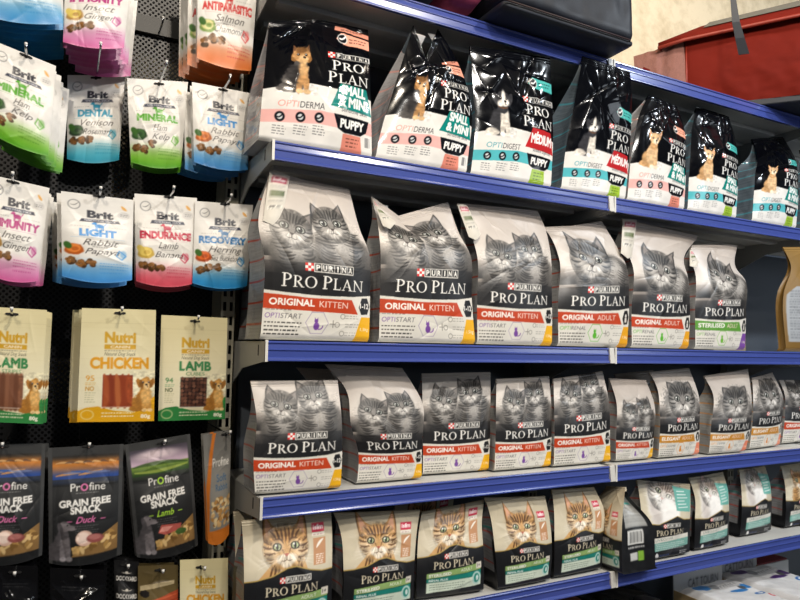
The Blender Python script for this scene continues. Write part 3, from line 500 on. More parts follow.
def adult_cat_food(kind):
    a = Art(1.5, 330, '#cfc7b4')
    a.grad(.6, 1.5, '#d2c9b2', '#b8ad95')
    if kind == 'beng':
        a.poly([(.14, .58), (.28, .72), (.35, .85), (.62, .85), (.70, .60)], BENG['base'])
        for k in range(9): a.stroke([(.26+.05*k, .56), (.28+.04*k, .66), (.33+.036*k, .78)], .022, BENG['dark'], .85)
        a.blob(.46, .70, .10, .12, BENG['light'], soft=.6, alpha=.6)
        cat_head(a, .45, .875, .25, 0, BENG, ears=1.3, es=.80)
        a.rect(.75, 1.0, .90, 1.10, '#c92c4c'); a.text('isfm', .825, 1.03, .05, '#fff2f4', w=.12, bold=.03, al='c'); a.rect(.75, .96, .90, .995, '#efe9dd'); a.lines(.76, .97, .89, 1, .02, '#8a3a4a', .007)
        a.rect(.76, .66, .91, .94, '#c08e66'); a.stroke([(.80, .84), (.83, .89), (.88, .92)], .03, '#f6efe4'); a.lines(.79, .76, .89, 5, .022, '#fbf1e6', .010, .9)
    else:
        if kind == 'live':
            a.blob(.42, .86, .30, .44, '#efedea', fur=.05, soft=.15); a.blob(.30, 1.16, .16, .2, '#8d7d72', fur=.1, soft=.3); a.blob(.26, .86, .12, .32, '#b5aaa4', fur=.1, soft=.4, alpha=.6)
            cat_head(a, .42, 1.06, .27, -.5, dict(base='#d9d2ca', light='#f7f4f0', dark='#6a5d54', mid='#a3948a', ear='#d8b0a4', iris='#b9bda0', nose='#d09a92'), ears=1.0, es=.85)
            a.blob(.50, .82, .17, .22, '#f4f2ef', soft=.4)
        else:
            cat_body(a, .42, .70, .26, .3, .1, BENG); cat_head(a, .44, 1.0, .22, -.1, BENG)
        a.poly([(.64, .80), (.98, .76), (1.0, 1.16), (.62, 1.22)], '#6fb3a8')
        for k in range(6): a.rect(.68, 1.12-.055*k, .68+.24*(.7+.3*((k*7) % 3)/2), 1.135-.055*k, '#e3f1ee')
    top = [(0, .56), (.12, .57), (.30, .60), (.46, .665), (.56, .675), (.72, .62), (.86, .59), (1, .59)] if kind == 'beng' else [(0, .60), (.3, .58), (.55, .66), (.66, .70), (.8, .64), (1, .62)]
    a.poly([(0, 0), (1, 0)]+[(x, y+.012) for x, y in top[::-1]], '#b59a58'); a.poly([(0, 0), (1, 0)]+top[::-1], '#1a1b1e')
    brand_block(a, .22, .40, .60, .095, '#eadfc4')
    if kind == 'beng':
        a.poly([(.13, .28), (.94, .315), (.94, .40), (.13, .345)], '#8fae6c'); a.text('STERILISED', .16, .295, .038, '#f6f6ee', w=.32, bold=.03, rot=.035); a.text('ADULT', .62, .325, .036, '#f0f4e6', w=.18, rot=.045)
        a.poly([(.13, .225), (.94, .235), (.94, .31), (.13, .275)], '#1f8378'); a.text('RENAL PLUS', .16, .238, .026, '#eef6f4', w=.27, bold=.03)
        a.poly([(.13, .085), (.94, .115), (.94, .235), (.13, .222)], '#d5e3d2'); a.lines(.17, .185, .70, 3, .03, '#6a7a70', .009, .8)
        a.blob(.87, .21, .07, .085, '#bcd9d2'); a.blob(.87, .21, .045, .06, '#2a8b80'); a.blob(.88, .21, .02, .035, '#d5e8e4')
        a.rect(.86, .33, .945, .41, '#d9d4c8'); a.text('1+', .90, .35, .04, '#2a2a2a', w=.05, bold=.03, al='c')
    else:
        a.poly([(.13, .28), (.93, .325), (.93, .395), (.13, .365)], '#e6e3da'); a.text('LIVE', .19, .31, .04, '#6a8a84', w=.15, rot=.04); a.text('CLEAR', .35, .316, .04, '#8a9a94', w=.22, rot=.04)
        a.poly([(.13, .14), (.93, .19), (.93, .325), (.13, .28)], '#7fb5aa'); a.lines(.19, .255, .85, 4, .032, '#e4f2ee', .012, .85)
        a.blob(.20, .07, .035, .04, '#e6e6e6'); a.text('SCIENCE', .26, .05, .03, '#4a5a90', w=.22); a.lines(.74, .09, .92, 2, .03, '#d8d8d8', .014, .8)
    a.mottle(0, 0, 1, 1.5, 9, .04)
    return a.done()
def gusset(kind):
    base, line, dark = dict(cat=('#a5a7a8', '#b5442a', '#5a5c5e'), eleg=('#a9a9a7', '#d08a3a', '#5a5c5e'), dog=('#6d7a86', '#5aa5b8', '#2a3440'), dogp=('#b5b5b8', '#e0a8a0', '#6a6a70'),
                            dark=('#8d8f92', '#b03a2a', '#3a3c40'), turned=('#a9aaa8', '#a9aaa8', '#55575a'))[kind]
    a = Art(3.4, 110, base)
    rg = random.Random(3)
    for i in range(230):
        y = 3.4*i/230
        if i % 7 in (0,): continue
        a.lines(.08, y, .95, 1, .01, dark, .007, .55, seed=i)
    for k in range(9):
        a.rect(0, .25+.38*k, 1, .285+.38*k, line)
    if kind == 'dark':
        a.rect(0, 0, 1, .42, '#1a1b1e'); a.rect(.2, 1.5, .9, 1.54, '#3a9a94'); a.rect(0, 0, .16, 1.3, '#1a1b1e'); a.rect(.84, 0, 1, 1.3, '#1a1b1e')
    if kind == 'turned':
        a.rect(0, 0, 1, .95, '#17181b'); a.rect(0, 0, .14, 3.4, '#17181b'); a.rect(.86, 0, 1, 1.4, '#17181b'); a.rect(.3, .58, .78, .88, '#d9dad8')
        for k in range(11): a.rect(.34+.036*k, .61, .34+.036*k+(.012 if k % 3 else .022), .85, '#1b1b1d')
        a.rect(.3, .22, .46, .42, '#7fae3c'); a.rect(.48, .24, .72, .40, '#c9cbc8'); a.lines(.28, .50, .8, 1, .03, '#d8d8d8', .03, .9); a.rect(.2, 1.45, .84, 1.5, '#3a9a94')
    a.grad(2.2, 3.4, base, '#d8d6d2', a0=0, a1=.8)
    return a.done()

# ------------------------------------------------------------------ pouch art
def dog_icon(a, cx, cy, s, col):
    a.blob(cx, cy, .42*s, .22*s, col, soft=.1); a.blob(cx-.42*s, cy+.28*s, .2*s, .15*s, col, soft=.1); a.blob(cx-.58*s, cy+.22*s, .13*s, .08*s, col, soft=.1)
    a.stroke([(cx-.3*s, cy+.1*s), (cx-.4*s, cy+.3*s)], .2*s, col, 1, taper=False)
    for x in (-.32, -.2, .2, .34): a.rect(cx+x*s-.05*s, cy-.5*s, cx+x*s+.05*s, cy, col)
    a.stroke([(cx+.38*s, cy+.1*s), (cx+.55*s, cy+.2*s), (cx+.6*s, cy+.4*s)], .09*s, col, 1)
def kibble(a, cx, cy, s, seed, shapes=3, col='#8a6236'):
    rg = random.Random(seed)
    for k in range(shapes):
        x = cx+(k-(shapes-1)/2)*s*.95; y = cy+rg.uniform(-.4, .4)*s; b = hexc(col)
        for j in range(4):
            t = rg.uniform(0, 6.28); a.blob(x+.32*s*math.cos(t), y+.30*s*math.sin(t), .28*s, .24*s, b*.62, soft=.15, fur=.1)
        for j in range(5):
            t = rg.uniform(0, 6.28); a.blob(x+.27*s*math.cos(t), y+.05*s+.25*s*math.sin(t), .24*s, .20*s, b*rg.uniform(.9, 1.25), soft=.2, fur=.12)
        for j in range(5): a.blob(x+rg.uniform(-.4, .4)*s, y+rg.uniform(-.3, .3)*s, .05*s, .04*s, b*.5, soft=.4)
def treat_pouch(name, c1, c2, word1, word2, fruit, deep):
    a = Art(1.5, 230, '#e6e4e0')
    a.grad(.02, .40, c1, '#e6e4e0'); a.grad(0, .14, deep, c1, a0=.9, a1=0)
    a.rect(.04, 1.14, .98, 1.142, '#bdbab6', .6)
    a.blob(.17, 1.29, .085, .085, '#5a5c62'); a.blob(.17, 1.29, .075, .075, '#e8e6e2'); a.stroke([(.12, 1.29), (.17, 1.25), (.23, 1.33)], .012, '#5a5c62')
    a.stroke([(.83, 1.34), (.86, 1.30), (.90, 1.27)], .045, '#e0a040', .9)
    a.blob(.86, 1.17, .09, .07, '#cfcdca'); a.lines(.81, 1.18, .92, 2, .03, '#5a5a5c', .012, .7)
    a.text('Brit', .53, 1.08, .125, '#1c2030', w=.37, bold=.05, al='c')
    a.poly([(.24, .99), (.82, 1.0), (.79, 1.055), (.27, 1.05)], '#1a2440'); a.text('FUNCTIONAL SNACK', .53, 1.012, .03, '#e6e6ea', w=.44, al='c', bold=.02)
    dog_icon(a, .52, .925, .16, c2)
    a.lines(.12, .905, .40, 1, .02, '#6a6a6c', .008, .6); a.lines(.64, .91, .92, 1, .02, '#6a6a6c', .008, .6)
    L = len(name); W = min(.86, .105*L)
    a.text(name, .50, .735, .12, c2, w=W, bold=.06, al='c')
    a.rect(.12, .70, .88, .704, c2, .5)
    a.text(word1, .54, .565, .115, '#2a2628', w=.085*len(word1), shear=.4, al='c')
    a.lines(.42, .535, .64, 1, .02, '#4a4648', .010, .7)
    a.text(word2, .56, .415, .10, '#2a2628', w=min(.56, .082*len(word2)), shear=.4, al='c')
    fc, fd = fruit
    a.blob(.17, .48, .13, .10, fd, soft=.12, fur=.1); a.blob(.16, .50, .10, .075, fc, soft=.15); a.blob(.18, .49, .05, .035, fd, soft=.3, alpha=.8); a.blob(.08, .55, .05, .07, '#3d6a2a' if fc != '#e8cf6a' else fc, ang=.6, soft=.2)
    kibble(a, .26, .27, .15, len(name), 3, '#7a5228')
    a.stroke([(.80, .50), (.90, .42), (.84, .34), (.76, .40), (.80, .50)], .02, c2, .8, taper=False); a.blob(.86, .44, .05, .07, c2, soft=.3, alpha=.45)
    a.lines(.52, .245, .95, 4, .045, c2 if name != 'MINERAL' else '#4f8a1f', .012, .75)
    a.mottle(0, 0, 1, 1.5, 7, .03)
    return a.done()
def jerky_pouch(name, sub, col, meat):
    a = Art(1.62, 230, '#e4dcb8')
    a.grad(.2, 1.62, '#e8e2c6', '#d9cfa4')
    for k in range(14): a.rect(.0, .35+.09*k, 1, .353+.09*k, '#cbbf92', .35)
    a.poly([(0, 0), (1, 0), (1, .16), (.75, .13), (.45, .16), (.25, .22), (.1, .20), (0, .15)], col)
    a.poly([(.72, 0), (1, 0), (1, .36), (.88, .27), (.75, .22)], col)
    a.text('Nutri', .52, 1.13, .145, '#c79a1c', w=.42, bold=.05, al='c'); a.rect(.31, 1.03, .73, 1.10, '#c79a1c'); a.text('CANIN', .52, 1.047, .035, '#f3ead0', w=.26, al='c', bold=.02)
    a.lines(.31, 1.005, .74, 1, .02, '#5a5040', .010, .8); a.text('Natural Dog Snack', .52, .94, .05, '#4a463a', w=.42, shear=.35, al='c')
    col2 = '#d99a1a' if name == 'CHICKEN' else '#2f8048'
    a.text(name, .52, .76 if not sub else .77, .135 if sub else .15, col2, w=.78 if len(name) > 5 else .48, bold=.05, al='c')
    if sub: a.text(sub, .52, .69, .055, col2, w=.28, al='c')
    a.text('95' if name == 'CHICKEN' else '94', .14, .58, .075, col2, w=.11, al='c', bold=.01); a.lines(.08, .545, .22, 2, .025, col2, .010, .7); a.text('NO', .14, .44, .06, '#4a5a30' if name != 'CHICKEN' else '#c08a1a', w=.11, al='c', bold=.03); a.lines(.08, .405, .22, 5, .032, '#8a8a60', .010, .6)
    x0, x1, y0, y1 = .30, .70, .20, .665
    a.rect(x0-.008, y0-.008, x1+.008, y1+.008, '#efe8cc')
    if meat == 'chicken':
        a.rect(x0, y0, x1, y1, '#8f3d20')
        for k in range(5): a.stroke([(x0+.02+.08*k, y1), (x0+.10+.06*k, .42), (x0+.03+.09*k, y0)], .09, ['#a8542c', '#7c3018', '#b5683a', '#8a3a1e', '#a04a26'][k], .8)
    elif meat == 'cubes':
        a.rect(x0, y0, x1, y1, '#2e1a14'); rg = random.Random(5)
        for i in range(7):
            for j in range(8):
                cx = x0+.03+.057*i+rg.uniform(-.01, .01); cy = y0+.03+.058*j+rg.uniform(-.01, .01); t = rg.uniform(0, 1.5); r = .032
                a.poly([(cx+r*math.cos(t+k*1.57), cy+r*math.sin(t+k*1.57)) for k in range(4)], ['#5e3a2c', '#6d4636', '#523024', '#7a5240'][rg.randrange(4)])
    else:
        a.rect(x0, y0, x1, y1, '#5a3626')
        for k in range(6): a.stroke([(x0+.035+.066*k, y0), (x0+.03+.068*k, .42), (x0+.04+.064*k, y1)], .07, ['#7a4e38', '#69402c', '#86583f'][k % 3], .95, taper=False)
    a.rect(x0, y0+.0, x1, y0+.0+.012, '#fbf6e6', .5)
    puppy(a, .84, .145, .52, 'gold')
    a.blob(.12, .10, .085, .07, '#e9dfa8', alpha=.7); a.blob(.12, .10, .07, .055, col); a.lines(.30, .115, .72, 2, .045, '#f6efd0', .018, .8); a.text('80g', .88, .05, .05, '#f8f4e0', w=.13, al='c', bold=.03)
    a.rect(0, 1.40, 1, 1.404, '#b9ad80', .7)
    return a.done()
def dark_pouch(word, col, meat):
    a = Art(1.75, 230, '#232426')
    a.grad(0, 1.75, '#1b1c1e', '#3a3b3c')
    a.rect(0, 0, .05, 1.75, '#4a4b4c', .7); a.rect(.95, 0, 1, 1.75, '#4a4b4c', .7)
    if word == 'Duck':
        a.grad(1.25, 1.48, '#2a4a94', '#c9803a', .06, .94); a.grad(1.14, 1.27, '#1f2022', '#25438a', .06, .94, 1, 0); a.grad(1.46, 1.60, '#c9803a', '#33302e', .06, .94)
        for k in range(5): a.stroke([(.1+.1*k, 1.30+.03*(k % 3)), (.3+.1*k, 1.34), (.42+.1*k, 1.33+.03*(k % 2))], .035, ['#e8a04a', '#6f7fb0', '#2f5aa8'][k % 3], .8)
        for k in range(8): a.stroke([(.1+.12*k, 1.49), (.2+.1*k, 1.52), (.3+.1*k, 1.48)], .03, ['#e8c08a', '#5a4a46'][k % 2], .7)
    else:
        a.grad(1.22, 1.38, '#2f4a24', '#7f9a44', .06, .94); a.grad(1.38, 1.62, '#c9b0c4', '#4a4450', .06, .94); a.grad(1.14, 1.24, '#1f2022', '#2f4a24', .06, .94, 1, 0)
        a.stroke([(.08, 1.36), (.45, 1.42), (.92, 1.34)], .06, '#3f5a2a', .9); a.stroke([(.10, 1.28), (.5, 1.24), (.92, 1.31)], .05, '#a3b552', .8); a.blob(.45, 1.52, .3, .07, '#e6d3dc', soft=.6)
    a.text('Pr', .29, 1.06, .115, '#f0efec', w=.13, bold=.0); a.blob(.475, 1.11, .05, .055, col); a.blob(.475, 1.11, .03, .035, '#232426'); a.text('fine', .54, 1.06, .115, '#f0efec', w=.22, bold=.0)
    a.lines(.36, 1.02, .68, 1, .02, '#a0a0a0', .010, .7)
    a.text('GRAIN FREE', .49, .84, .10, '#f2f1ee', w=.70, bold=.035, al='c', rot=.04); a.text('SNACK', .50, .73, .10, '#f2f1ee', w=.42, bold=.035, al='c', rot=.04)
    a.text(word, .50, .58, .095, col, w=.068*len(word), shear=.35, al='c', bold=.012); a.rect(.24, .605, .31, .616, col); a.rect(.70, .615, .77, .626, col)
    a.lines(.36, .525, .68, 4, .035, '#7a7a7c', .010, .6)
    a.poly([(.30, .10), (.95, .12), (.95, .52), (.80, .42), (.62, .30), (.45, .22)], '#8a6a40'); rg = random.Random(4)
    for k in range(26):
        t = rg.random(); x = .36+.55*t+rg.uniform(-.05, .04); y = .15+.28*t*rg.random()+.02; a.blob(x, y, .055, .028, ['#c9a468', '#a8834a', '#dcbc84', '#7a5a30'][k % 4], ang=rg.uniform(0, 3), soft=.15)
    if meat == 'duck': a.blob(.48, .34, .12, .12, '#d9b4a4', soft=.08); a.blob(.46, .35, .09, .09, '#ecd5c9', soft=.2); a.blob(.63, .33, .12, .07, '#8a4a48', soft=.15); a.blob(.62, .35, .09, .04, '#b3716c', soft=.3)
    else: a.poly([(.36, .33), (.42, .44), (.74, .42), (.72, .34), (.48, .28)], '#a8524a'); a.poly([(.38, .34), (.43, .41), (.60, .40), (.5, .33)], '#d08a80'); a.blob(.72, .30, .09, .05, '#3f5a2a', fur=.2)
    puppy(a, .16, .06, .60, 'weim')
    a.mottle(0, 0, 1, 1.75, 6, .06)
    return a.done()
def soft_pouch():
    a = Art(3.6, 110, '#8f8d88')
    a.grad(1.8, 3.6, '#8a8985', '#6d6c69')
    a.poly([(0, 0), (.06, 0), (.14, 1.6), (.34, 3.0), (.46, 3.6), (.34, 3.6), (.20, 2.9), (.02, 1.8)], '#d0772a'); a.rect(0, 0, 1, .36, '#d0772a')
    a.text('Profine', .62, 2.45, .30, '#e9e7e2', w=.62, al='c'); a.text('Soft', .62, 1.95, .24, '#4a6a8a', w=.4, al='c', bold=.02); a.text('Rabbit', .62, 1.65, .22, '#4a6a8a', w=.5, al='c', bold=.02)
    rg = random.Random(2)
    for k in range(60): a.blob(rg.uniform(.2, .95), rg.uniform(.5, 1.4), .09, .06, ['#b88a50', '#d6b07a', '#8a6030', '#e6cfa0'][k % 4], ang=rg.uniform(0, 3), soft=.2)
    return a.done()
def plain_pouch(kind):
    if kind == 'black':
        a = Art(1.6, 110, '#0e0e10'); a.lines(.2, 1.2, .8, 2, .06, '#3a3a3c', .02, .6); return a.done()
    if kind == 'dock':
        a = Art(3.4, 110, '#0d0d0f')
        for k in range(3):
            y = 2.55-.72*k; a.text('DOCKYARD', .5, y, .18, '#e6e4e0', w=.82, al='c', bold=.02); a.stroke([(.3, y+.34), (.5, y+.28), (.7, y+.34)], .03, '#cfcac0'); a.blob(.5, y+.34, .06, .05, '#cfcac0')
        return a.done()
    a = Art(2.0, 110, '#4a3a26')
    a.grad(.8, 2.0, '#6a5a34', '#54482c'); a.poly([(0, 0), (1, 0), (1, 1.35), (.5, 1.15), (0, 1.0)], '#a8482c'); a.poly([(.05, 1.45), (.9, 1.6), (.9, 1.5), (.05, 1.32)], '#d8c8a4', .7)
    for k in range(9): a.stroke([(.0, 1.0-.12*k), (.5, 1.12-.12*k), (1, 1.25-.12*k)], .05, ['#c8603c', '#8a3420', '#d8784c'][k % 3], .9)
    a.blob(.15, 1.25, .12, .09, '#1a1512', fur=.2)
    return a.done()
def kraft_bag():
    a = Art(1.2, 110, '#8a6a34'); a.grad(0, 1.2, '#7f602c', '#94743e')
    a.poly([(.04, .09), (.98, .09), (.98, .62), (.12, .60), (.03, .52)], '#a9adb2')
    for k in range(18): a.lines(.07, .55-.025*k, .95, 1, .02, '#4a4e54', .008, .6, seed=k)
    return a.done()
def tag_art():
    a = Art(2.4, 110, '#cfcabf')
    a.rect(.12, 1.85, .92, 2.2, '#b5244a'); a.text('isfm', .52, 1.93, .18, '#f6e8ec', w=.62, al='c', bold=.03); a.lines(.15, 1.7, .9, 2, .08, '#7a7670', .03, .7)
    a.rect(.15, 1.15, .88, 1.5, '#55603c'); a.lines(.22, 1.4, .82, 3, .1, '#aab08a', .03, .8); a.lines(.15, .95, .9, 2, .08, '#7a7670', .03, .7); a.rect(.12, .55, .9, .72, '#e9e5da'); a.text('PRO', .5, .57, .12, '#2a2a2a', w=.6, al='c', bold=.02)
    return a.done()
def litter_art(col):
    a = Art(1.6, 230, '#dcdde0')
    a.blob(.26, 1.35, .17, .09, col, ang=-.1, soft=.1); a.blob(.44, 1.30, .10, .07, '#8c8e92', ang=.5, soft=.2)
    for k in range(7): a.stroke([(.46+.06*k, 1.22), (.52+.05*k, 1.34+.02*(k % 2)), (.58+.05*k, 1.24)], .012, '#6a6c72', .8)
    a.blob(.66, 1.06, .16, .045, col, ang=-.1); a.blob(.88, 1.12, .08, .07, col, ang=-.4); a.blob(.80, 1.12, .05, .06, '#55585e', soft=.3)
    a.blob(.95, .75, .07, .06, '#c43a4a', soft=.1); a.blob(.95, .75, .04, .035, '#e8e4e4'); a.blob(.85, .88, .09, .05, '#2f6ab0', soft=.1); a.blob(.86, .88, .05, .025, '#dfe4ea')
    a.blob(.75, 1.52, .2, .06, '#dc8088', soft=.1) if col == '#4a2a72' else None
    a.mottle(0, 0, 1, 1.6, 6, .05)
    return a.done()
def header_art(t):
    a = Art(.55, 230, '#b9bcbf'); a.text(t, .60, .27, .14, '#26282c', w=.62, bold=.01, al='c', rot=.0); a.stroke([(.5, .16), (.62, .22), (.7, .12)], .012, '#4a4c50'); a.lines(.72, .14, .92, 1, .02, '#5a5c60', .012)
    return a.done()

ART = {k: cat_food(k) for k in ('kit', 'adult', 'steril', 'eleg')}
ART.update({k: dog_food(k) for k in ('sm_derma', 'med', 'ch_derma', 'ch_digest')})
ART.update({k: adult_cat_food(k) for k in ('beng', 'live', 'livet')})
GUS = {k: gusset(k) for k in ('cat', 'eleg', 'dog', 'dogp', 'dark', 'turned')}
POUCH = dict(
    mineral=treat_pouch('MINERAL', '#6fb52a', '#55a52a', 'Ham', 'Kelp', ('#3f6a34', '#2a4a26'), '#4f9a1c'),
    dental=treat_pouch('DENTAL', '#3fa9c4', '#1f93b4', 'Venison', 'Rosemary', ('#3f5f3a', '#2a3f2c'), '#1f8aa8'),
    light=treat_pouch('LIGHT', '#4f9ad8', '#3a8fd6', 'Rabbit', 'Papaya', ('#e8863a', '#b55a1a'), '#3a84cc'),
    immunity=treat_pouch('IMMUNITY', '#d880b4', '#b0287a', 'Insect', 'Ginger', ('#e8cf6a', '#b58a4a'), '#cc5a98'),
    endurance=treat_pouch('ENDURANCE', '#d8586a', '#c02a48', 'Lamb', 'Banana', ('#e8cf6a', '#c9a84a'), '#cc4a5c'),
    recovery=treat_pouch('RECOVERY', '#2f8fcc', '#1f74b4', 'Herring', 'Sea Buckthorn', ('#e06a2a', '#a8481a'), '#1f7fc0'),
    antipar=treat_pouch('ANTIPARASITIC', '#e8824a', '#cc3a3a', 'Salmon', 'Chamomile', ('#e8e2a0', '#7a9a4a'), '#e07a3a'),
    blue=treat_pouch('DENTAL', '#3a94d0', '#1f84c4', 'Venison', 'Rosemary', ('#3f5f3a', '#2a3f2c'), '#1f84c4'),
    chicken=jerky_pouch('CHICKEN', '', '#dba318', 'chicken'), cubes=jerky_pouch('LAMB', 'CUBES', '#2f8040', 'cubes'), tripes=jerky_pouch('LAMB', 'STRIPES', '#2f8040', 'strips'),
    nutri=jerky_pouch('CHICKEN', '', '#dba318', 'chicken'),
    duck=dark_pouch('Duck', '#e07ab0', 'duck'), plamb=dark_pouch('Lamb', '#a8d840', 'lamb'), psoft=soft_pouch(),
    black=plain_pouch('black'), dock=plain_pouch('dock'), brown=plain_pouch('brown'))
# ------------------------------------------------------------------ materials
def new_mat(name):
    m = bpy.data.materials.new(name); m.use_nodes = True
    return m, m.node_tree.nodes, m.node_tree.links, m.node_tree.nodes['Principled BSDF']
def mat(name, col, rough=.5, metal=0.0, var=.0, scale=30, bump=0.0, coat=0.0, spec=.5):
    m, N, Lk, b = new_mat(name)
    c = lin(hexc(col)) if isinstance(col, str) else np.array(col)
    b.inputs['Base Color'].default_value = (*c, 1); b.inputs['Roughness'].default_value = rough; b.inputs['Metallic'].default_value = metal
    b.inputs['Coat Weight'].default_value = coat; b.inputs['Coat Roughness'].default_value = .16; b.inputs['Specular IOR Level'].default_value = spec
    if var or bump:
        tc = N.new('ShaderNodeTexCoord'); no = N.new('ShaderNodeTexNoise'); no.inputs['Scale'].default_value = scale; no.inputs['Detail'].default_value = 5
        Lk.new(tc.outputs['Object'], no.inputs['Vector'])
        if var:
            mx = N.new('ShaderNodeMix'); mx.data_type = 'RGBA'
            mx.inputs['A'].default_value = (*np.clip(c*(1-var), 0, 1), 1); mx.inputs['B'].default_value = (*np.clip(c*(1+var), 0, 1), 1)
            Lk.new(no.outputs['Fac'], mx.inputs['Factor']); Lk.new(mx.outputs['Result'], b.inputs['Base Color'])
        if bump:
            bp = N.new('ShaderNodeBump'); bp.inputs['Strength'].default_value = bump; bp.inputs['Distance'].default_value = .002
            Lk.new(no.outputs['Fac'], bp.inputs['Height']); Lk.new(bp.outputs['Normal'], b.inputs['Normal'])
    return m
def print_mat(name, rough, coat=0.0, spec=.5, bump=.0, metal=0.0):
    """printed film: the design is carried by the mesh's own 'print' colours"""
    m, N, Lk, b = new_mat(name)
    at = N.new('ShaderNodeAttribute'); at.attribute_name = 'print'
    Lk.new(at.outputs['Color'], b.inputs['Base Color'])
    b.inputs['Roughness'].default_value = rough; b.inputs['Coat Weight'].default_value = coat; b.inputs['Coat Roughness'].default_value = .08
    b.inputs['Specular IOR Level'].default_value = spec; b.inputs['Metallic'].default_value = metal
    tc = N.new('ShaderNodeTexCoord'); no = N.new('ShaderNodeTexNoise'); no.inputs['Scale'].default_value = 60; no.inputs['Detail'].default_value = 3
    Lk.new(tc.outputs['Object'], no.inputs['Vector'])
    mr = N.new('ShaderNodeMapRange'); mr.inputs['To Min'].default_value = max(.02, rough-.06); mr.inputs['To Max'].default_value = rough+.08
    Lk.new(no.outputs['Fac'], mr.inputs['Value']); Lk.new(mr.outputs['Result'], b.inputs['Roughness'])
    if bump:
        bp = N.new('ShaderNodeBump'); bp.inputs['Strength'].default_value = bump; bp.inputs['Distance'].default_value = .001
        Lk.new(no.outputs['Fac'], bp.inputs['Height']); Lk.new(bp.outputs['Normal'], b.inputs['Normal'])
    return m
M = dict(
    satin=print_mat('satin_film', .36, spec=.45), gloss=print_mat('glossy_film', .11, coat=0, spec=.35), pouch=print_mat('pouch_film', .34, spec=.5),
    paper=print_mat('coated_paper', .45), dull=print_mat('dark_matt_film', .42, spec=.45),
    shelf=mat('shelf_powder_coat', '#c9c9c6', .45, var=.06, scale=6), end=mat('bracket_grey', '#a9aaa8', .42, var=.08, scale=9),
    rail=mat('blue_rail_plastic', '#3c4c98', .25, coat=.7, var=.05, scale=14), clip=mat('white_clip', '#d6d5d0', .4),
    upright=mat('upright_cream', '#a8a595', .45, var=.06, scale=12), back=mat('dark_back_panel', '#59616c', .5, var=.08, scale=4),
    slot=mat('slot_cavity', '#08080a', .8), chrome=mat('chrome_wire', '#c9ccd0', .2, metal=1.0), tip=mat('lit_tip_white', '#e8e8e6', .35), hole=mat('hang_hole_shade', '#0b0b0d', .7),
    black_fabric=mat('navy_black_nylon', '#12151e', .45, var=.15, scale=40, bump=.15, spec=.3), black_base=mat('carrier_base_board', '#1c212c', .55, var=.1, scale=20),
    net=mat('carrier_net', '#0c0d10', .8), red=mat('red_nylon', '#6f1b10', .75, var=.1, scale=25, bump=.2, spec=.12), redtrim=mat('red_binding', '#94301f', .5),
    pink=mat('pink_plush', '#a03a5c', .8, var=.12, scale=60, bump=.4), navy=mat('navy_cloth', '#1a2744', .7, var=.15, scale=30, bump=.2), mesh_red=mat('russet_netting', '#84584e', .8, var=.35, scale=260, bump=.4),
    grey_cloth=mat('grey_canvas', '#6a675f', .7, var=.15, scale=60), strap=mat('grey_webbing', '#3a3d44', .6, var=.15, scale=90),
    card=mat('kraft_cardboard', '#a8926c', .8, var=.1, scale=18), greycard=mat('grey_cardboard', '#9a9382', .8, var=.06, scale=10), white_card=mat('white_carton', '#c9ccd0', .55),
    redtop=mat('dark_red_lid', '#7a2a34', .5), blackfilm=mat('black_plastic_film', '#0c0d12', .16, coat=.4), floor=mat('floor_tile', '#55534f', .4, var=.1, scale=2), ceil=mat('ceiling_paint', '#b8b6b0', .8),
    rail_black=mat('black_steel', '#0c0d0f', .45))
def plaster():
    m, N, Lk, b = new_mat('warm_plaster')
    tc = N.new('ShaderNodeTexCoord'); n1 = N.new('ShaderNodeTexNoise'); n1.inputs['Scale'].default_value = 9; n1.inputs['Detail'].default_value = 8; n1.inputs['Roughness'].default_value = .7
    Lk.new(tc.outputs['Object'], n1.inputs['Vector'])
    r = N.new('ShaderNodeValToRGB'); r.color_ramp.elements[0].position = .30; r.color_ramp.elements[0].color = (*lin(hexc('#b8a98a')), 1)
    r.color_ramp.elements[1].position = .55; r.color_ramp.elements[1].color = (*lin(hexc('#dacdb2')), 1)
    Lk.new(n1.outputs['Fac'], r.inputs['Fac']); Lk.new(r.outputs['Color'], b.inputs['Base Color']); b.inputs['Roughness'].default_value = .85
    bp = N.new('ShaderNodeBump'); bp.inputs['Strength'].default_value = .2; bp.inputs['Distance'].default_value = .004; Lk.new(n1.outputs['Fac'], bp.inputs['Height']); Lk.new(bp.outputs['Normal'], b.inputs['Normal'])
    return m
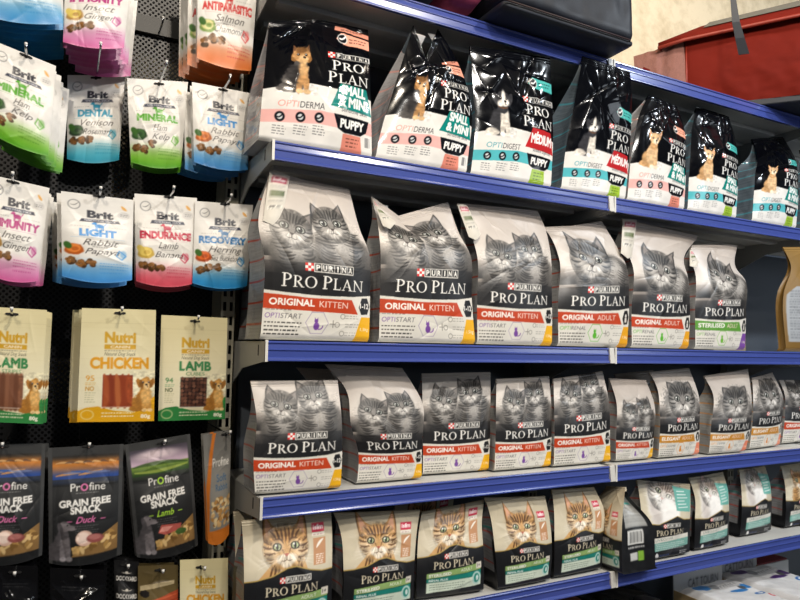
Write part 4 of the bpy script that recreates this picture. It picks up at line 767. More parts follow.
def pegboard_mat():
    """black sheet steel punched with staggered round holes that are really open"""
    m, N, Lk, b = new_mat('punched_black_steel')
    b.inputs['Base Color'].default_value = (.012, .013, .016, 1); b.inputs['Roughness'].default_value = .42
    tc = N.new('ShaderNodeTexCoord'); sp = N.new('ShaderNodeSeparateXYZ'); Lk.new(tc.outputs['Object'], sp.inputs[0])
    def mth(op, a, bb=None):
        n = N.new('ShaderNodeMath'); n.operation = op
        for i, v in enumerate((a, bb)):
            if v is None: continue
            if isinstance(v, (int, float)): n.inputs[i].default_value = v
            else: Lk.new(v, n.inputs[i])
        return n.outputs[0]
    P = .0125
    def lattice(ox, oz):
        x = mth('SUBTRACT', mth('FRACT', mth('ADD', mth('DIVIDE', sp.outputs[0], P), ox)), .5)
        z = mth('SUBTRACT', mth('FRACT', mth('ADD', mth('DIVIDE', sp.outputs[2], P), oz)), .5)
        return mth('SQRT', mth('ADD', mth('MULTIPLY', x, x), mth('MULTIPLY', z, z)))
    d = mth('MINIMUM', lattice(0, 0), lattice(.5, .5)); hole = mth('LESS_THAN', d, .235)
    tr = N.new('ShaderNodeBsdfTransparent'); mx = N.new('ShaderNodeMixShader'); out = N['Material Output']
    Lk.new(hole, mx.inputs[0]); Lk.new(b.outputs[0], mx.inputs[1]); Lk.new(tr.outputs[0], mx.inputs[2]); Lk.new(mx.outputs[0], out.inputs['Surface'])
    return m
M['plaster'] = plaster(); M['peg'] = pegboard_mat()

# ------------------------------------------------------------------ object helpers
def link_mesh(name, me, m, parent=None, smooth=False):
    o = bpy.data.objects.new(name, me); COL.objects.link(o)
    if m is not None: me.materials.append(m)
    if smooth: me.polygons.foreach_set('use_smooth', np.ones(len(me.polygons), bool))
    if parent is not None: o.parent = parent
    return o
def thing(name, label, cat, loc=(0, 0, 0), group=None):
    o = bpy.data.objects.new(name, None); COL.objects.link(o); o.empty_display_size = .05
    o.location = loc; o['label'] = label; o['category'] = cat
    if group: o['group'] = group
    return o
def tag(o, label, cat, group=None):
    o['label'] = label; o['category'] = cat
    if group: o['group'] = group
    return o
def structure(o):
    o['kind'] = 'structure'; return o
class MB:
    """collects shapes and links them as one mesh object"""
    def __init__(s): s.v = []; s.f = []
    def add(s, v, f):
        b = len(s.v); s.v += [tuple(map(float, p)) for p in v]; s.f += [tuple(i+b for i in q) for q in f]; return s
    def box(s, x0, x1, y0, y1, z0, z1):
        return s.add([(x, y, z) for x in (x0, x1) for y in (y0, y1) for z in (z0, z1)], [(0, 1, 3, 2), (4, 6, 7, 5), (0, 4, 5, 1), (2, 3, 7, 6), (0, 2, 6, 4), (1, 5, 7, 3)])
    def prism(s, poly, axis, a, b):
        """polygon (list of 2-tuples in the other two axes) extruded along axis from a to b"""
        n = len(poly)
        def mk(p, t):
            q = list(p); q.insert(axis, t); return q
        v = [mk(p, a) for p in poly]+[mk(p, b) for p in poly]
        return s.add(v, [tuple(range(n))[::-1], tuple(range(n, 2*n))]+[(i, (i+1) % n, n+(i+1) % n, n+i) for i in range(n)])
    def tube(s, pts, r, n=8):
        pts = [np.array(p, float) for p in pts]; rings = []; up = np.array([0.13, .2, 1.0])
        for i, p in enumerate(pts):
            d = pts[min(i+1, len(pts)-1)]-pts[max(i-1, 0)]; d = d/(np.linalg.norm(d)+1e-9)
            a = np.cross(d, up); a /= np.linalg.norm(a)+1e-9; b = np.cross(d, a)
            rings.append([p+r*(math.cos(t)*a+math.sin(t)*b) for t in np.linspace(0, 2*math.pi, n, endpoint=False)])
        v = [q for ring in rings for q in ring]; k = len(rings)
        return s.add(v, [(i*n+j, i*n+(j+1) % n, (i+1)*n+(j+1) % n, (i+1)*n+j) for i in range(k-1) for j in range(n)]+[tuple(range(n))[::-1], tuple(range((k-1)*n, k*n))])
    def build(s, name, m, parent=None, smooth=False, bevel=0.0):
        me = bpy.data.meshes.new(name); me.from_pydata(s.v, [], s.f); me.update()
        o = link_mesh(name, me, m, parent, smooth)
        if bevel:
            bv = o.modifiers.new('edge', 'BEVEL'); bv.width = bevel; bv.segments = 2; bv.limit_method = 'ANGLE'
        return o
def grids(name, gl, m, parent=None, flip=False):
    """list of (P[nr,nc,3], linear rgb[nr,nc,3] or None) -> one smooth mesh carrying the print"""
    V = []; C = []; Q = []; b = 0
    for P, c in gl:
        nr, nc = P.shape[:2]; V.append(P.reshape(-1, 3)); C.append(np.full((nr*nc, 3), .5) if c is None else np.broadcast_to(c, P.shape).reshape(-1, 3))
        i = np.arange(nr*nc).reshape(nr, nc)+b
        q = np.stack([i[:-1, :-1], i[:-1, 1:], i[1:, 1:], i[1:, :-1]], -1).reshape(-1, 4); Q.append(q[:, ::-1] if flip else q); b += nr*nc
    V = np.concatenate(V).astype(np.float32); C = np.concatenate(C).astype(np.float32); Q = np.concatenate(Q).astype(np.int32)
    me = bpy.data.meshes.new(name); me.vertices.add(len(V)); me.vertices.foreach_set('co', V.ravel())
    me.loops.add(Q.size); me.loops.foreach_set('vertex_index', Q.ravel()); me.polygons.add(len(Q))
    me.polygons.foreach_set('loop_start', np.arange(0, Q.size, 4, dtype=np.int32))
    me.update(calc_edges=True)
    at = me.attributes.new('print', 'FLOAT_COLOR', 'POINT'); at.data.foreach_set('color', np.concatenate([C, np.ones((len(C), 1), np.float32)], 1).ravel())
    return link_mesh(name, me, m, parent, True)
def copy_thing(o, offset=(0, 0, 0), label=None, group=None, turn=0.0, tall=1.0):
    r = o.copy(); COL.objects.link(r); r.scale = (1, 1, tall); r.location = Vector(o.location)+Vector(offset); r.rotation_euler = (0, 0, o.rotation_euler.z+turn)
    if label: r['label'] = label
    if group: r['group'] = group
    for ch in list(o.children):
        c = ch.copy(); COL.objects.link(c); c.parent = r
        for g in list(ch.children):
            d = g.copy(); COL.objects.link(d); d.parent = c
    return r

# ------------------------------------------------------------------ standing bags
def resample(pts, n):
    p = np.array(pts, float); d = np.concatenate([[0], np.cumsum(np.linalg.norm(np.diff(p, axis=0), axis=1))]); d /= d[-1]
    # smooth through the outline with a cubic Hermite
    m = np.gradient(p, d, axis=0) if len(p) > 2 else np.tile((p[-1]-p[0])/(d[-1]-d[0]), (len(p), 1))
    t = np.linspace(0, 1, n); k = np.clip(np.searchsorted(d, t, side='right')-1, 0, len(p)-2)
    h = (d[k+1]-d[k])[:, None]; s = ((t-d[k])/(d[k+1]-d[k]))[:, None]
    return (2*s**3-3*s**2+1)*p[k]+(s**3-2*s**2+s)*h*m[k]+(-2*s**3+3*s**2)*p[k+1]+(s**3-s**2)*h*m[k+1]
def creases(S, Z, W, H, rng, n, amp, sharp=.006):
    h = np.zeros_like(S)
    for i in range(n):
        cx = rng.uniform(0, W); cz = H*(rng.uniform(.05, 1) if rng.rand() < .7 else rng.uniform(.55, 1)); an = rng.uniform(0, math.pi); ln = rng.uniform(.03, .10)*W/.2; sh = sharp*rng.uniform(.5, 1.8)
        dx = S-cx; dz = Z-cz; d = -dx*math.sin(an)+dz*math.cos(an); l = dx*math.cos(an)+dz*math.sin(an)
        h += amp*rng.uniform(.3, 1)*rng.choice([-1, 1])*np.exp(-np.abs(d+.15*l*l/W)/sh)*np.exp(-(l/ln)**2)
    h += amp*.9*(fbm(S*14+rng.rand()*50, Z*14+rng.rand()*50, 2)-.5)
    return h
def bag(label, spec, cat='pet food bag', group=None, name='pet_food_bag', seed=0):
    kind = spec['kind']; rng = np.random.RandomState(seed+11)
    dog = kind in ('sm_derma', 'med', 'ch_derma', 'ch_digest'); dark = kind in ('beng', 'live', 'livet'); kraft = kind == 'kraft'
    art = KRAFT if kraft else ART[kind]
    m = M['gloss'] if dog else M['satin']
    L0, R0 = np.array(spec['L'][0]), np.array(spec['R'][0])
    base = (L0+R0)/2; A = (R0-L0); W = np.linalg.norm(A); ax = A/W; ax[2] = 0; N = np.array([-ax[1], ax[0], 0])   # N points to the back
    dist = np.linalg.norm(base-np.array([0, 0, CAMZ])); dx = max(.0009, .54*dist/647)
    D = spec.get('D', .115 if W > .2 else .085)
    Ht = (np.linalg.norm(np.diff(spec['L'], axis=0), axis=1).sum()+np.linalg.norm(np.diff(spec['R'], axis=0), axis=1).sum())/2
    nr = int(Ht/dx); nc = int(W/dx)
    L = resample(spec['L'], nr); Rr = resample(spec['R'], nr)
    a = np.linspace(0, 1, nc)[None, :]; t = np.linspace(0, 1, nr)[:, None]
    P = L[:, None, :]*(1-a[..., None])+Rr[:, None, :]*a[..., None]
    if 'M' in spec:
        P = P+np.array(spec['M'])*((1-np.abs(2*a-1))*sstep(.62, 1, t))[..., None]
    S = a*W+0*t; Z = t*Ht+0*a
    win = np.clip(6*a*(1-a), 0, 1)*np.clip(t/.04, 0, 1)*(1-.6*sstep(.9, 1, t))
    amp = spec.get('cr', .0032 if dog else .0022)
    disp = (creases(S, Z, W, Ht, rng, 30 if dog else 20, amp))*win
    if dog: disp = disp*(.35+1.0*sstep(.35, .6, t))
    bulge = (.016 if W > .2 else .011)*(1-np.abs(2*a-1)**3.0)*np.sin(math.pi*np.clip(t*.95+.03, 0, 1))**.7
    tuck = .008*np.clip(1-t/.035, 0, 1)**2
    P = P-N*(disp+bulge-tuck)[..., None]
    o = thing(name, label, cat, tuple(base), group)
    P = P-base
    vart = np.cumsum(np.full(nr, Ht/nr))[:, None]/W*spec.get('K', 1.0)
    col = art.sample(a+0*t, vart+0*a, dx/W)
    ks = int(nr*.945)
    grids('front_panel', [(P[:ks+1], col[:ks+1])], m, o)
    # depth from front edge to back edge, shrinking to the flat top seam
    dep = D*(1-sstep(.35, 1.0, t[:, 0])**1.3)+.004; ins = .006+.30*(D+.004-dep)
    g = GUS[spec['gus']] if 'gus' in spec else GUS['eleg' if kind == 'eleg' else 'dark' if dark else ('dogp' if kind in ('sm_derma', 'ch_derma') else 'dog') if dog else 'cat']
    nb = max(6, int(D/dx/1.3)); b = np.linspace(0, 1, nb)[None, :]
    for sgn, edge in ((1, P[:, 0]), (-1, P[:, -1])):
        wr = .004*(fbm(b*D*30+seed, Z[:, :1]*30, 2)-.5)*np.clip(8*b*(1-b), 0, 1)
        E = edge[:, None, :]+N*(b*dep[:, None])[..., None]+ax*(sgn*(ins[:, None]*np.sin(math.pi*b)+wr))[..., None]
        if sgn < 0: E = E[:, ::-1]
        else: E = E
        cg = g.sample((b if sgn > 0 else 1-b)+0*t, t/max(D, .01)*Ht+0*b, dx*1.3/D)
        if kraft: cg = art.sample(b*.02+0*t, .05+0*b*t, dx)
        grids('side_panel', [(E[:ks+1], (cg if sgn > 0 else cg[:, ::-1])[:ks+1])], m, o, flip=sgn > 0)
    st = 4
    Bk = P[::st, ::st]+N*(dep[::st])[:, None, None]+N*(bulge*1.6+disp)[::st, ::st][..., None]
    cb = GUS['dark' if dark else 'dog' if dog else 'cat'].sample(a[:, ::st]+0*t[::st], t[::st]*2+0*a[:, ::st], .02)
    rows = list(range(0, ks+1, st)); rows = rows if rows[-1] == ks else rows+[ks]
    grids('back_panel', [(P[rows][:, ::st]+N*(dep[rows])[:, None, None]+N*(bulge*1.6+disp)[rows][:, ::st][..., None]*.6, cb[:1, :1]*.5+art.sample(np.array([[.5]]), np.array([[Ht/W*.97]]), .05)*.5)], m, o, flip=True)
    grids('base_panel', [(np.stack([P[0], P[0]+N*dep[0]], 0), g.sample(np.array([[.5]]), np.array([[.1]]), .1))], m, o, flip=False)
    # crimped seam along the top
    rib = .0007*np.sin(np.arange(nr-ks)[:, None]*math.pi/2.2)+.0*a
    Ft = P[ks:]-N*rib[..., None]; bt = Ft+N*(np.linspace(dep[ks], .004, nr-ks))[:, None, None]
    seal = grids('top_seal', [(Ft, col[ks:]), (bt[::-1], col[ks:][::-1]*.9), (np.stack([Ft[-1], bt[-1]], 0), col[-1:]*np.ones((2, 1, 1))), (np.stack([bt[:, 0], Ft[:, 0]], 1), col[ks:, :1]*np.ones((1, 2, 1))), (np.stack([Ft[:, -1], bt[:, -1]], 1), col[ks:, -1:]*np.ones((1, 2, 1)))], m, o)
    if 'tag' in spec:
        q = np.array(spec['tag'])-base; aa = np.linspace(0, 1, 14)[None, :, None]; bb = np.linspace(0, 1, 26)[:, None, None]
        Tq = (q[3]*(1-aa)+q[2]*aa)*(1-bb)+(q[0]*(1-aa)+q[1]*aa)*bb
        Tq[0] = Tq[0]+np.array([0, 0, -.012])*(1-np.abs(2*aa[0]-1))
        Tq = Tq-N*(.004*np.sin(aa*math.pi))
        ct = TAGART.sample(aa[..., 0]+0*bb[..., 0], bb[..., 0]*2.39+0*aa[..., 0], .06)
        tg = grids('label_tag', [(Tq, ct), (Tq[::-1]+N*.0015, ct[::-1]*.8)], M['paper'], o); tg['label'] = 'pale printed paper tag'
    return o
KRAFT = kraft_bag(); TAGART = tag_art()

# ------------------------------------------------------------------ hanging pouches
def pouch(label, kind, c, hook, seed=0, group=None):
    rng = np.random.RandomState(seed+101); TL, TR, BL, BR = [np.array(p, float) for p in c]
    art = POUCH[kind]; m = M['dull'] if kind in ('duck', 'plamb', 'black', 'dock') else M['pouch']
    if kind == 'black': m = M['gloss']
    org = np.array(hook, float); W = np.linalg.norm(TR-TL); H = np.linalg.norm(BL-TL)
    dx = max(.0009, .56*np.linalg.norm(TL-np.array([0, 0, CAMZ]))/647); nr = int(H/dx); nc = max(14, int(W/dx))
    a = np.linspace(0, 1, nc)[None, :]; t = np.linspace(0, 1, nr)[:, None]
    P = ((BL*(1-a[..., None])+BR*a[..., None])*(1-t[..., None])+(TL*(1-a[..., None])+TR*a[..., None])*t[..., None])-org
    flat = kind in ('chicken', 'cubes', 'tripes', 'nutri')
    T = dict(psoft=.012).get(kind, .006 if flat else .015)
    th = T*(1-np.abs(2*a-1)**2.6)*(sstep(.86, .35, t)*(.55+.45*sstep(0, .18, t)))
    win = np.clip(7*a*(1-a), 0, 1)
    dk = kind in ('duck', 'plamb', 'black')
    dsp = creases(a*W+0*t, t*H+0*a, W, H, rng, 22 if not flat else 10, (.0030 if dk else .0022) if not flat else .0012, .005)*win*np.clip((1-t)*6, 0.1, 1)
    F = P.copy(); F[..., 1] -= th+np.maximum(dsp, -th*.6)
    sag = np.zeros_like(th)
    if not flat: F[..., 2] -= (.010*(1-np.abs(2*a-1)**2)*sstep(.12, 0, t))
    B = P.copy(); B[..., 1] += th*.35+.0012
    o = thing('treat_pouch', label, 'treat pouch', tuple(org), group)
    col = art.sample(a+0*t, (t*H/W)*(art.H/(H/W))*.995+0*a, dx/W)
    ks = int(nr*.90)
    grids('front_panel', [(F[:ks+1], col[:ks+1])], m, o)
    s2 = (slice(None, None, 3), slice(None, None, 2))
    bc = art.sample(np.array([[.03]]), np.array([[art.H*.8]]), .05)
    grids('back_panel', [(B[s2], bc)], m, o, flip=True)
    seal = grids('top_seal', [(F[ks:], col[ks:]), (np.stack([F[-1], B[-1]], 0), col[-1:]*np.ones((2, 1, 1)))], m, o)
    # the gusset across the bottom, and the welded sides
    q = np.linspace(0, 1, 7)[:, None, None]
    G = F[0][None]*(1-q)+B[0][None]*q; G[..., 2] += .010*np.sin(q[..., 0]*math.pi)*(1-np.abs(2*a-1)**2)*(0 if flat else 1)
    grids('bottom_gusset', [(G, col[0:1]*.95*np.ones((7, 1, 1)))], m, o, flip=True)
    # hang hole: a solid dark patch stands for the shaded opening around the hook
    hp = [(-.011, 0), (-.009, -.0018), (-.003, -.0018), (-.002, -.0036), (.002, -.0036), (.003, -.0018), (.009, -.0018), (.011, 0), (.009, .0018), (.003, .0022), (.002, .0036), (-.002, .0036), (-.003, .0022), (-.009, .0018)]
    slope = (TR-TL)[2]/max((TR-TL)[0], 1e-4)
    mb = MB(); mb.prism([(x, z+x*slope) for x, z in hp], 1, -.0022, .002)
    mb.build('dark_hole_patch', M['hole'], o)
    return o
def hook_thing(label, x, z, y_tip, tilt=0.0, group=None):
    o = thing('display_hook', label, 'hook', (x, Y_WALL-.004, z), group)
    n = Y_WALL-.004-y_tip
    MB().tube([(0, 0, 0), (0, -n*.5, tilt*.5), (0, -n+.010, tilt), (0, -n+.003, tilt+.002), (0, -n, tilt+.006)], .0022).build('wire', M['chrome'], o, True)
    MB().box(-.012, .012, -.004, .003, -.012, .022).build('back_plate', M['rail_black'], o)
    MB().tube([(0, -n, tilt+.005), (0, -n, tilt+.010)], .0028).build('end_cap', M['tip'], o, True)  # white colour stands in for the light on the wire's tip
    return o
# ------------------------------------------------------------------ the room
structure(MB().box(-3, 5, -3.2, 1.9, -.05, 0).build('floor', M['floor']))
structure(MB().box(-3, 5, -3.2, 1.9, 3.25, 3.3).build('ceiling', M['ceil']))
structure(MB().box(-3, 5, 1.66, 1.76, 0, 3.25).build('wall_back', M['plaster']))
def panel(x0, x1, z0, z1, label):
    o = thing('pegboard_panel', label, 'pegboard', ((x0+x1)/2, Y_WALL, z0)); w = (x1-x0)/2
    MB().add([(-w, 0, 0), (w, 0, 0), (w, 0, z1-z0), (-w, 0, z1-z0)], [(0, 1, 2, 3)]).build('punched_sheet', M['peg'], o)
    f = MB()
    for x in (-w, w-.012): f.box(x, x+.012, .0015, .02, 0, z1-z0)
    f.build('folded_edge', M['rail_black'], o)
panel(-.58, .352, 0.001, 2.62, 'black punched steel panel behind the hanging treat pouches')
panel(-1.52, -.59, 0.001, 2.62, 'black punched steel panel left of the hanging pouches')
for x0, x1, lb in ((.39, 1.268, 'dark panel behind the left bay of blue-edged shelves'), (1.306, 2.19, 'dark panel behind the right bay of blue-edged shelves'), (2.226, 3.10, 'dark panel beyond the right bay of shelves')):
    tag(MB().box(x0, x1, Y_WALL, Y_WALL+.02, .001, 2.29).build('back_panel', M['back']), lb, 'back panel')
bk = MB(); y0, y1 = 1.632, 1.636  # added black boards darken most punched holes; gaps leave a few spots light
for xa, xb, za, zb in ((-1.5, .352, .001, 1.36), (-1.5, -.06, 1.36, 1.46), (.03, .352, 1.36, 1.46), (-1.5, .352, 1.46, 1.80), (-1.5, .085, 1.80, 2.02), (.115, .352, 1.80, 2.02), (-1.5, .352, 2.02, 2.085), (-1.5, .09, 2.085, 2.215), (.245, .352, 2.085, 2.215), (-1.5, .352, 2.215, 2.62)):
    bk.box(xa, xb, y0, y1, za, zb)
tag(bk.build('added_dark_board', M['slot']), 'added black boards that darken the holes of the punched steel panels', 'board')
def upright(x, z1, label, yf=1.578):
    o = thing('slotted_upright', label, 'upright', (x, yf, 0)); w = .034; f = MB()
    f.add([(0, 0, .001), (.006, 0, .001), (.006, 0, z1), (0, 0, z1)], [(0, 1, 2, 3)]); f.add([(.013, 0, .001), (.021, 0, .001), (.021, 0, z1), (.013, 0, z1)], [(0, 1, 2, 3)]); f.add([(.028, 0, .001), (w, 0, .001), (w, 0, z1), (.028, 0, z1)], [(0, 1, 2, 3)])
    z = .01
    while z < z1-.03:
        for xa, xb in ((.006, .013), (.021, .028)): f.add([(xa, 0, z), (xb, 0, z), (xb, 0, z+.013), (xa, 0, z+.013)], [(0, 1, 2, 3)])
        z += .033
    dp = 1.636-yf if yf > 1.55 else 1.597-yf; f.box(0, .0015, 0, dp, .001, z1); f.box(w-.0015, w, 0, dp, .001, z1)
    f.build('slotted_face', M['upright'], o)
    MB().box(.003, w-.003, .02, .024, .001, z1).build('channel_back', M['slot'], o)
upright(.3185, 2.42, 'cream slotted steel upright between the pouches and the shelves', 1.50)
upright(1.270, 2.27, 'cream slotted steel upright at the joint of the two shelf bays')
upright(2.190, 2.27, 'cream slotted steel upright at the right end of the right bay')

def shelf(x0, x1, z, label, group):
    o = thing('display_shelf', label, 'shelf', (x0, Y_LIP, z), group); w = x1-x0; d = Y_WALL-.028-Y_LIP
    b = MB(); b.box(.002, w-.001, .006, d, -.022, -.0015); b.box(.03, w-.03, .10, .13, -.034, -.022); b.box(.03, w-.03, .22, .25, -.034, -.022)
    b.build('board', M['shelf'], o, bevel=.0015)
    prof = [(.006, 0), (0, 0), (-.0015, -.002), (-.0015, -.004), (.0015, -.006), (.0005, -.015), (-.001, -.0165), (-.001, -.018), (.0015, -.0195), (.002, -.032), (-.001, -.0345), (-.0025, -.037), (-.0025, -LIP), (.006, -LIP)]
    MB().prism(prof, 0, .003, w-.001).build('price_rail', M['rail'], o)
    # pressed side brackets; the left one shows a pale clip face at the front
    def plate(xa, xb): return MB().prism([(-.001, -.001), (d, -.001), (d, -.115), (d-.03, -.110), (d*.55, -.060), (.02, -.042), (-.001, -.041)], 0, xa, xb)
    br = plate(-.0025, 0).build('side_bracket', M['end'], o)
    MB().box(-.0032, -.0024, .045, .05, -.030, -.008).build('bracket_slot', M['slot'], br)
    plate(w, w+.002).build('side_bracket', M['end'], o)
    c = MB(); c.add([(.003, -.0026, .002), (-.0025, -.0026, .002), (-.0025, -.0026, -.041), (.003, -.0026, -.041), (.003, .003, .002), (-.0025, .003, .002), (-.0025, .003, -.041), (.003, .003, -.041)], [(0, 1, 2, 3), (4, 7, 6, 5), (0, 4, 5, 1), (3, 2, 6, 7), (1, 5, 6, 2), (0, 3, 7, 4)])
    c.build('clip', M['clip'], o)
    e = MB(); e.prism([(w-.004, .001), (w+.013, .001), (w+.017, -.040), (w, -.040)], 1, -.0035, .004)
    e.build('end_cap', M['clip'], o, bevel=.001)
    return o
NAMES = dict(T='under the carriers', A='under the puppy food', B='under the large cat food', C='under the small cat food', D='under the black-based bags', E='under the cartons')
SHORT = dict(T='topmost', A='second from the top', B='third from the top', C='fourth from the top', D='fifth from the top', E='lowest')
for k in 'TABCDE':
    shelf(X_LEFT, X_JOIN, SZ[k], 'pale shelf with blue rail, left bay, '+NAMES[k], 'blue-edged shelves of the left bay')
    shelf(2.207, 3.10, SZ[k], 'shelf past the right edge of the photo, '+SHORT[k], 'blue-edged shelves past the right bay')
    shelf(X_JOIN+.020, 2.187, SZ[k], 'pale shelf with blue rail, right bay, '+NAMES[k], 'blue-edged shelves of the right bay')
for k, z in (('upper', 2.245),):
    tag(MB().box(-.56, .345, Y_WALL-.014, Y_WALL-.003, z-.02, z+.02).build('hook_rail', M['rail_black']), 'flat black steel rail across the pegboard behind top pouches', 'rail')

# ------------------------------------------------------------------ bags on the shelves
ORD = ['leftmost', 'second', 'third', 'fourth', 'fifth', 'sixth', 'seventh', 'eighth', 'ninth', 'tenth', 'eleventh']
LABA = ['glossy black bag with terrier puppy and pink stripe, leftmost on the upper shelf',
        'glossy black bag with terrier puppy, its top pinched into two peaks',
        'glossy black bag with black-and-white puppy and red MEDIUM patch, the left of two',
        'glossy black bag with black-and-white puppy and red MEDIUM patch, the right of two',
        'glossy black bag with chihuahua puppy and pink stripe, right of the red patches',
        'glossy black bag with chihuahua and turquoise stripe, the left of the three',
        'black chihuahua bag with turquoise stripe, its grey side showing',
        'glossy black bag with turquoise stripe cut off by the right edge']
BA = [bag(LABA[i], s, 'dog food bag', 'puppy food bags on the upper shelf', 'dog_food_bag', i) for i, s in enumerate(T['A'])]
LABB = ['large kitten bag with long white paper tag, leftmost on the middle shelf',
        'large bag with two kittens and red band, its top dipping between two peaks',
        'large bag with two kittens and red band, third from left on middle shelf',
        'large bag with one wide-eyed grey cat and red band, its top slanting down left',
        'large bag with one grey cat, red band and a paper tag at its top left',
        'large bag with grey cat and green band on the middle shelf']
BB = [bag(LABB[i], s, 'cat food bag', 'large cat food bags on the middle shelf', 'cat_food_bag', 20+i) for i, s in enumerate(T['B'])]
LABC = ['small kitten bag with red band, first on the fourth shelf',
        'small bag with two kittens, second on the fourth shelf, its top leaning back',
        'small bag with two kittens and red band, third on the fourth shelf, flat square top',
        'small bag with two kittens and red band, fourth on the fourth shelf',
        'small kitten bag with red band, just left of the shelf joint',
        'small bag with two kittens and red band, just right of the shelf joint',
        'small bag with long-haired cat and amber band, the left of the three',
        'small bag with long-haired cat and amber band, middle of three, grey side showing',
        'small bag with long-haired cat and amber band, the right of the three',
        'small bag with two kittens and red band, right of the amber-banded bags',
        'small bag with red band cut off by the right edge of the photo']
BC = [bag(LABC[i], s, 'cat food bag', 'small cat food bags on the fourth shelf', 'cat_food_bag', 40+i) for i, s in enumerate(T['C'])]
LABD = ['beige bag with tabby face and black base, leftmost on the fifth shelf',
        'beige bag with tabby face and black base, second on the fifth shelf',
        'beige bag with tabby face and black base, third on fifth shelf, its top crumpled',
        'beige bag with tabby face and black base, fourth, its dark side showing',
        'beige bag with tabby face and black base, fifth, left of the bag turned sideways',
        'black-based bag with white cat and turquoise panel, leftmost of its kind',
        'black-based bag with white cat and turquoise panel, second of its kind',
        'black-based bag with white cat standing apart on bare shelf, third of its kind',
        'black-based bag with tabby and turquoise panel near the right edge',
        'black-based bag cut off by the right edge on the fifth shelf']
BD = [bag(LABD[i], s, 'cat food bag', 'black-based cat food bags on the fifth shelf', 'cat_food_bag', 60+i) for i, s in enumerate(T['D'])]
tb = T['turn']; zt = tb['zt']; c = tb['c']; l = tb['l']
turned = bag('black-based bag turned sideways at the shelf joint, its grey side showing', dict(kind='beng', D=.112, L=[[1.283, 1.355, SZ['D']+.001], [1.290, 1.35, 1.05], [1.335, 1.325, zt-.01]], gus='turned', R=[[c[0], c[1]+.012, SZ['D']+.001], [c[0]+.008, c[1]+.02, 1.05], [c[0]+.052, c[1]+.05, zt]]), 'cat food bag', 'black-based cat food bags on the fifth shelf', 'cat_food_bag', 75)
# bags standing behind the front row, where they show
copy_thing(BA[0], (.04, .155, .0), 'black puppy food bag behind the leftmost terrier bag', tall=.95)
copy_thing(BA[2], (-.02, .16, 0), 'black puppy food bag behind the left red-patch bag', tall=.95)
copy_thing(BA[2], (.235, .165, 0), 'black puppy food bag behind the right red-patch bag', tall=.86)
copy_thing(BA[4], (.005, .155, 0), 'black puppy food bag behind the chihuahua bag with pink stripe', tall=.95)
copy_thing(BA[5], (.0, .15, 0), 'black puppy food bag behind the left turquoise-striped bag', tall=.95)
copy_thing(BB[0], (.022, .15, 0), 'kitten food bag behind the leftmost large bag, its tag just showing', tall=.95)
copy_thing(BB[4], (-.02, .15, 0), 'cat food bag behind the large bag with paper tag', tall=.95)
copy_thing(BC[1], (-.02, .13, 0), 'kitten food bag in the second row behind the leaning one', tall=.95)
copy_thing(BC[6], (.0, .13, .0), 'amber-banded bag behind the left of the three', tall=.95)
copy_thing(BD[0], (.012, .12, 0), 'tabby cat food bag behind the leftmost beige one', tall=.95)
copy_thing(BD[2], (.0, .13, 0), 'tabby cat food bag behind the crumpled third one', tall=.95)
bag('brown kraft bag with grey text panel at the right end of middle shelf', T['brown'], 'pet food bag', None, 'kraft_bag', 90)
gb = thing('cardboard_box', 'plain grey cardboard box standing right of the green-banded bag', 'box', (1.995, 1.42, SZ['B']))
MB().box(-.085, .085, 0, .12, 0, .175).build('carton_body', M['greycard'], gb, bevel=.002)
MB().box(-.085, .085, -.001, .121, .171, .178).build('lid_flap', M['greycard'], gb)

# ------------------------------------------------------------------ hanging pouches
PL = {0: 'blue', 1: 'pink'}
KN = dict(blue='blue treat pouch', immunity='pink and white treat pouch', antipar='orange and white treat pouch', mineral='green and white treat pouch', dental='turquoise and white treat pouch', light='light-blue and white treat pouch',
          endurance='red and white treat pouch', recovery='deep-blue and white treat pouch', tripes='cream and green meat-stripe pouch', chicken='cream and yellow chicken pouch', cubes='cream and green lamb-cube pouch',
          duck='black duck-snack pouch', plamb='black lamb-snack pouch with green meadow', psoft='narrow grey and orange pouch', black='plain glossy black pouch', dock='narrow black pouch with white lettering', brown='brown and rust coloured pouch', nutri='cream pouch with gold lettering')
ROWN = dict(L1='top row', L2='second row', L3='third row', L4='fourth row', L5='fifth row', L6='bottom row')
seen = {}
for i, d in enumerate(T['P']):
    k, row = d['kind'], d['row']; c = d['c']
    side = ''
    if k == 'mineral' : side = ' at the left edge' if c[0][0] < 0 else ' beside the light-blue ones'
    if k == 'duck': side = ' at the left edge' if c[0][0] < -.05 else ' next to the lamb ones'
    if k == 'black': side = ' at the left edge' if c[0][0] < -.05 else ' left of the white lettering'
    hk = d['hook']; grp = KN[k]+' stack in the '+ROWN[row]+side
    rot_l = 'foremost '+KN[k]+' on its hook, '+ROWN[row]+side
    o = pouch(rot_l, k, c, hk, i, grp)
    hook_thing('chrome hook of the '+KN[k]+', '+ROWN[row]+side, hk[0]+.001, hk[2]+.0015, min(hk[1]-.035, {'L2': 1.355, 'L3': 1.36}.get(row, 9)), tilt=.0, group='chrome hooks on the pegboard')
    rg = random.Random(i)
    n = d['n']; room = Y_WALL-.03-hk[1]; pit = min(d['pitch']*1.55, room/max(n, 1))
    for j in range(1, n):
        copy_thing(o, (rg.uniform(-.006, .006)-(.004*j if k in ('light', 'chicken', 'antipar') else -.004*j if k in ('immunity', 'tripes', 'mineral') and c[0][0] < 0 else 0), pit*j, rg.uniform(-.007, .001)), (ORD[j]+' '+KN[k]+' from the front, '+ROWN[row]+side), grp, turn=rg.uniform(-.012, .012))
hook_thing('empty chrome hook on the black rail between pink and orange pouches', .170, 2.235, 1.53, group='chrome hooks on the pegboard')

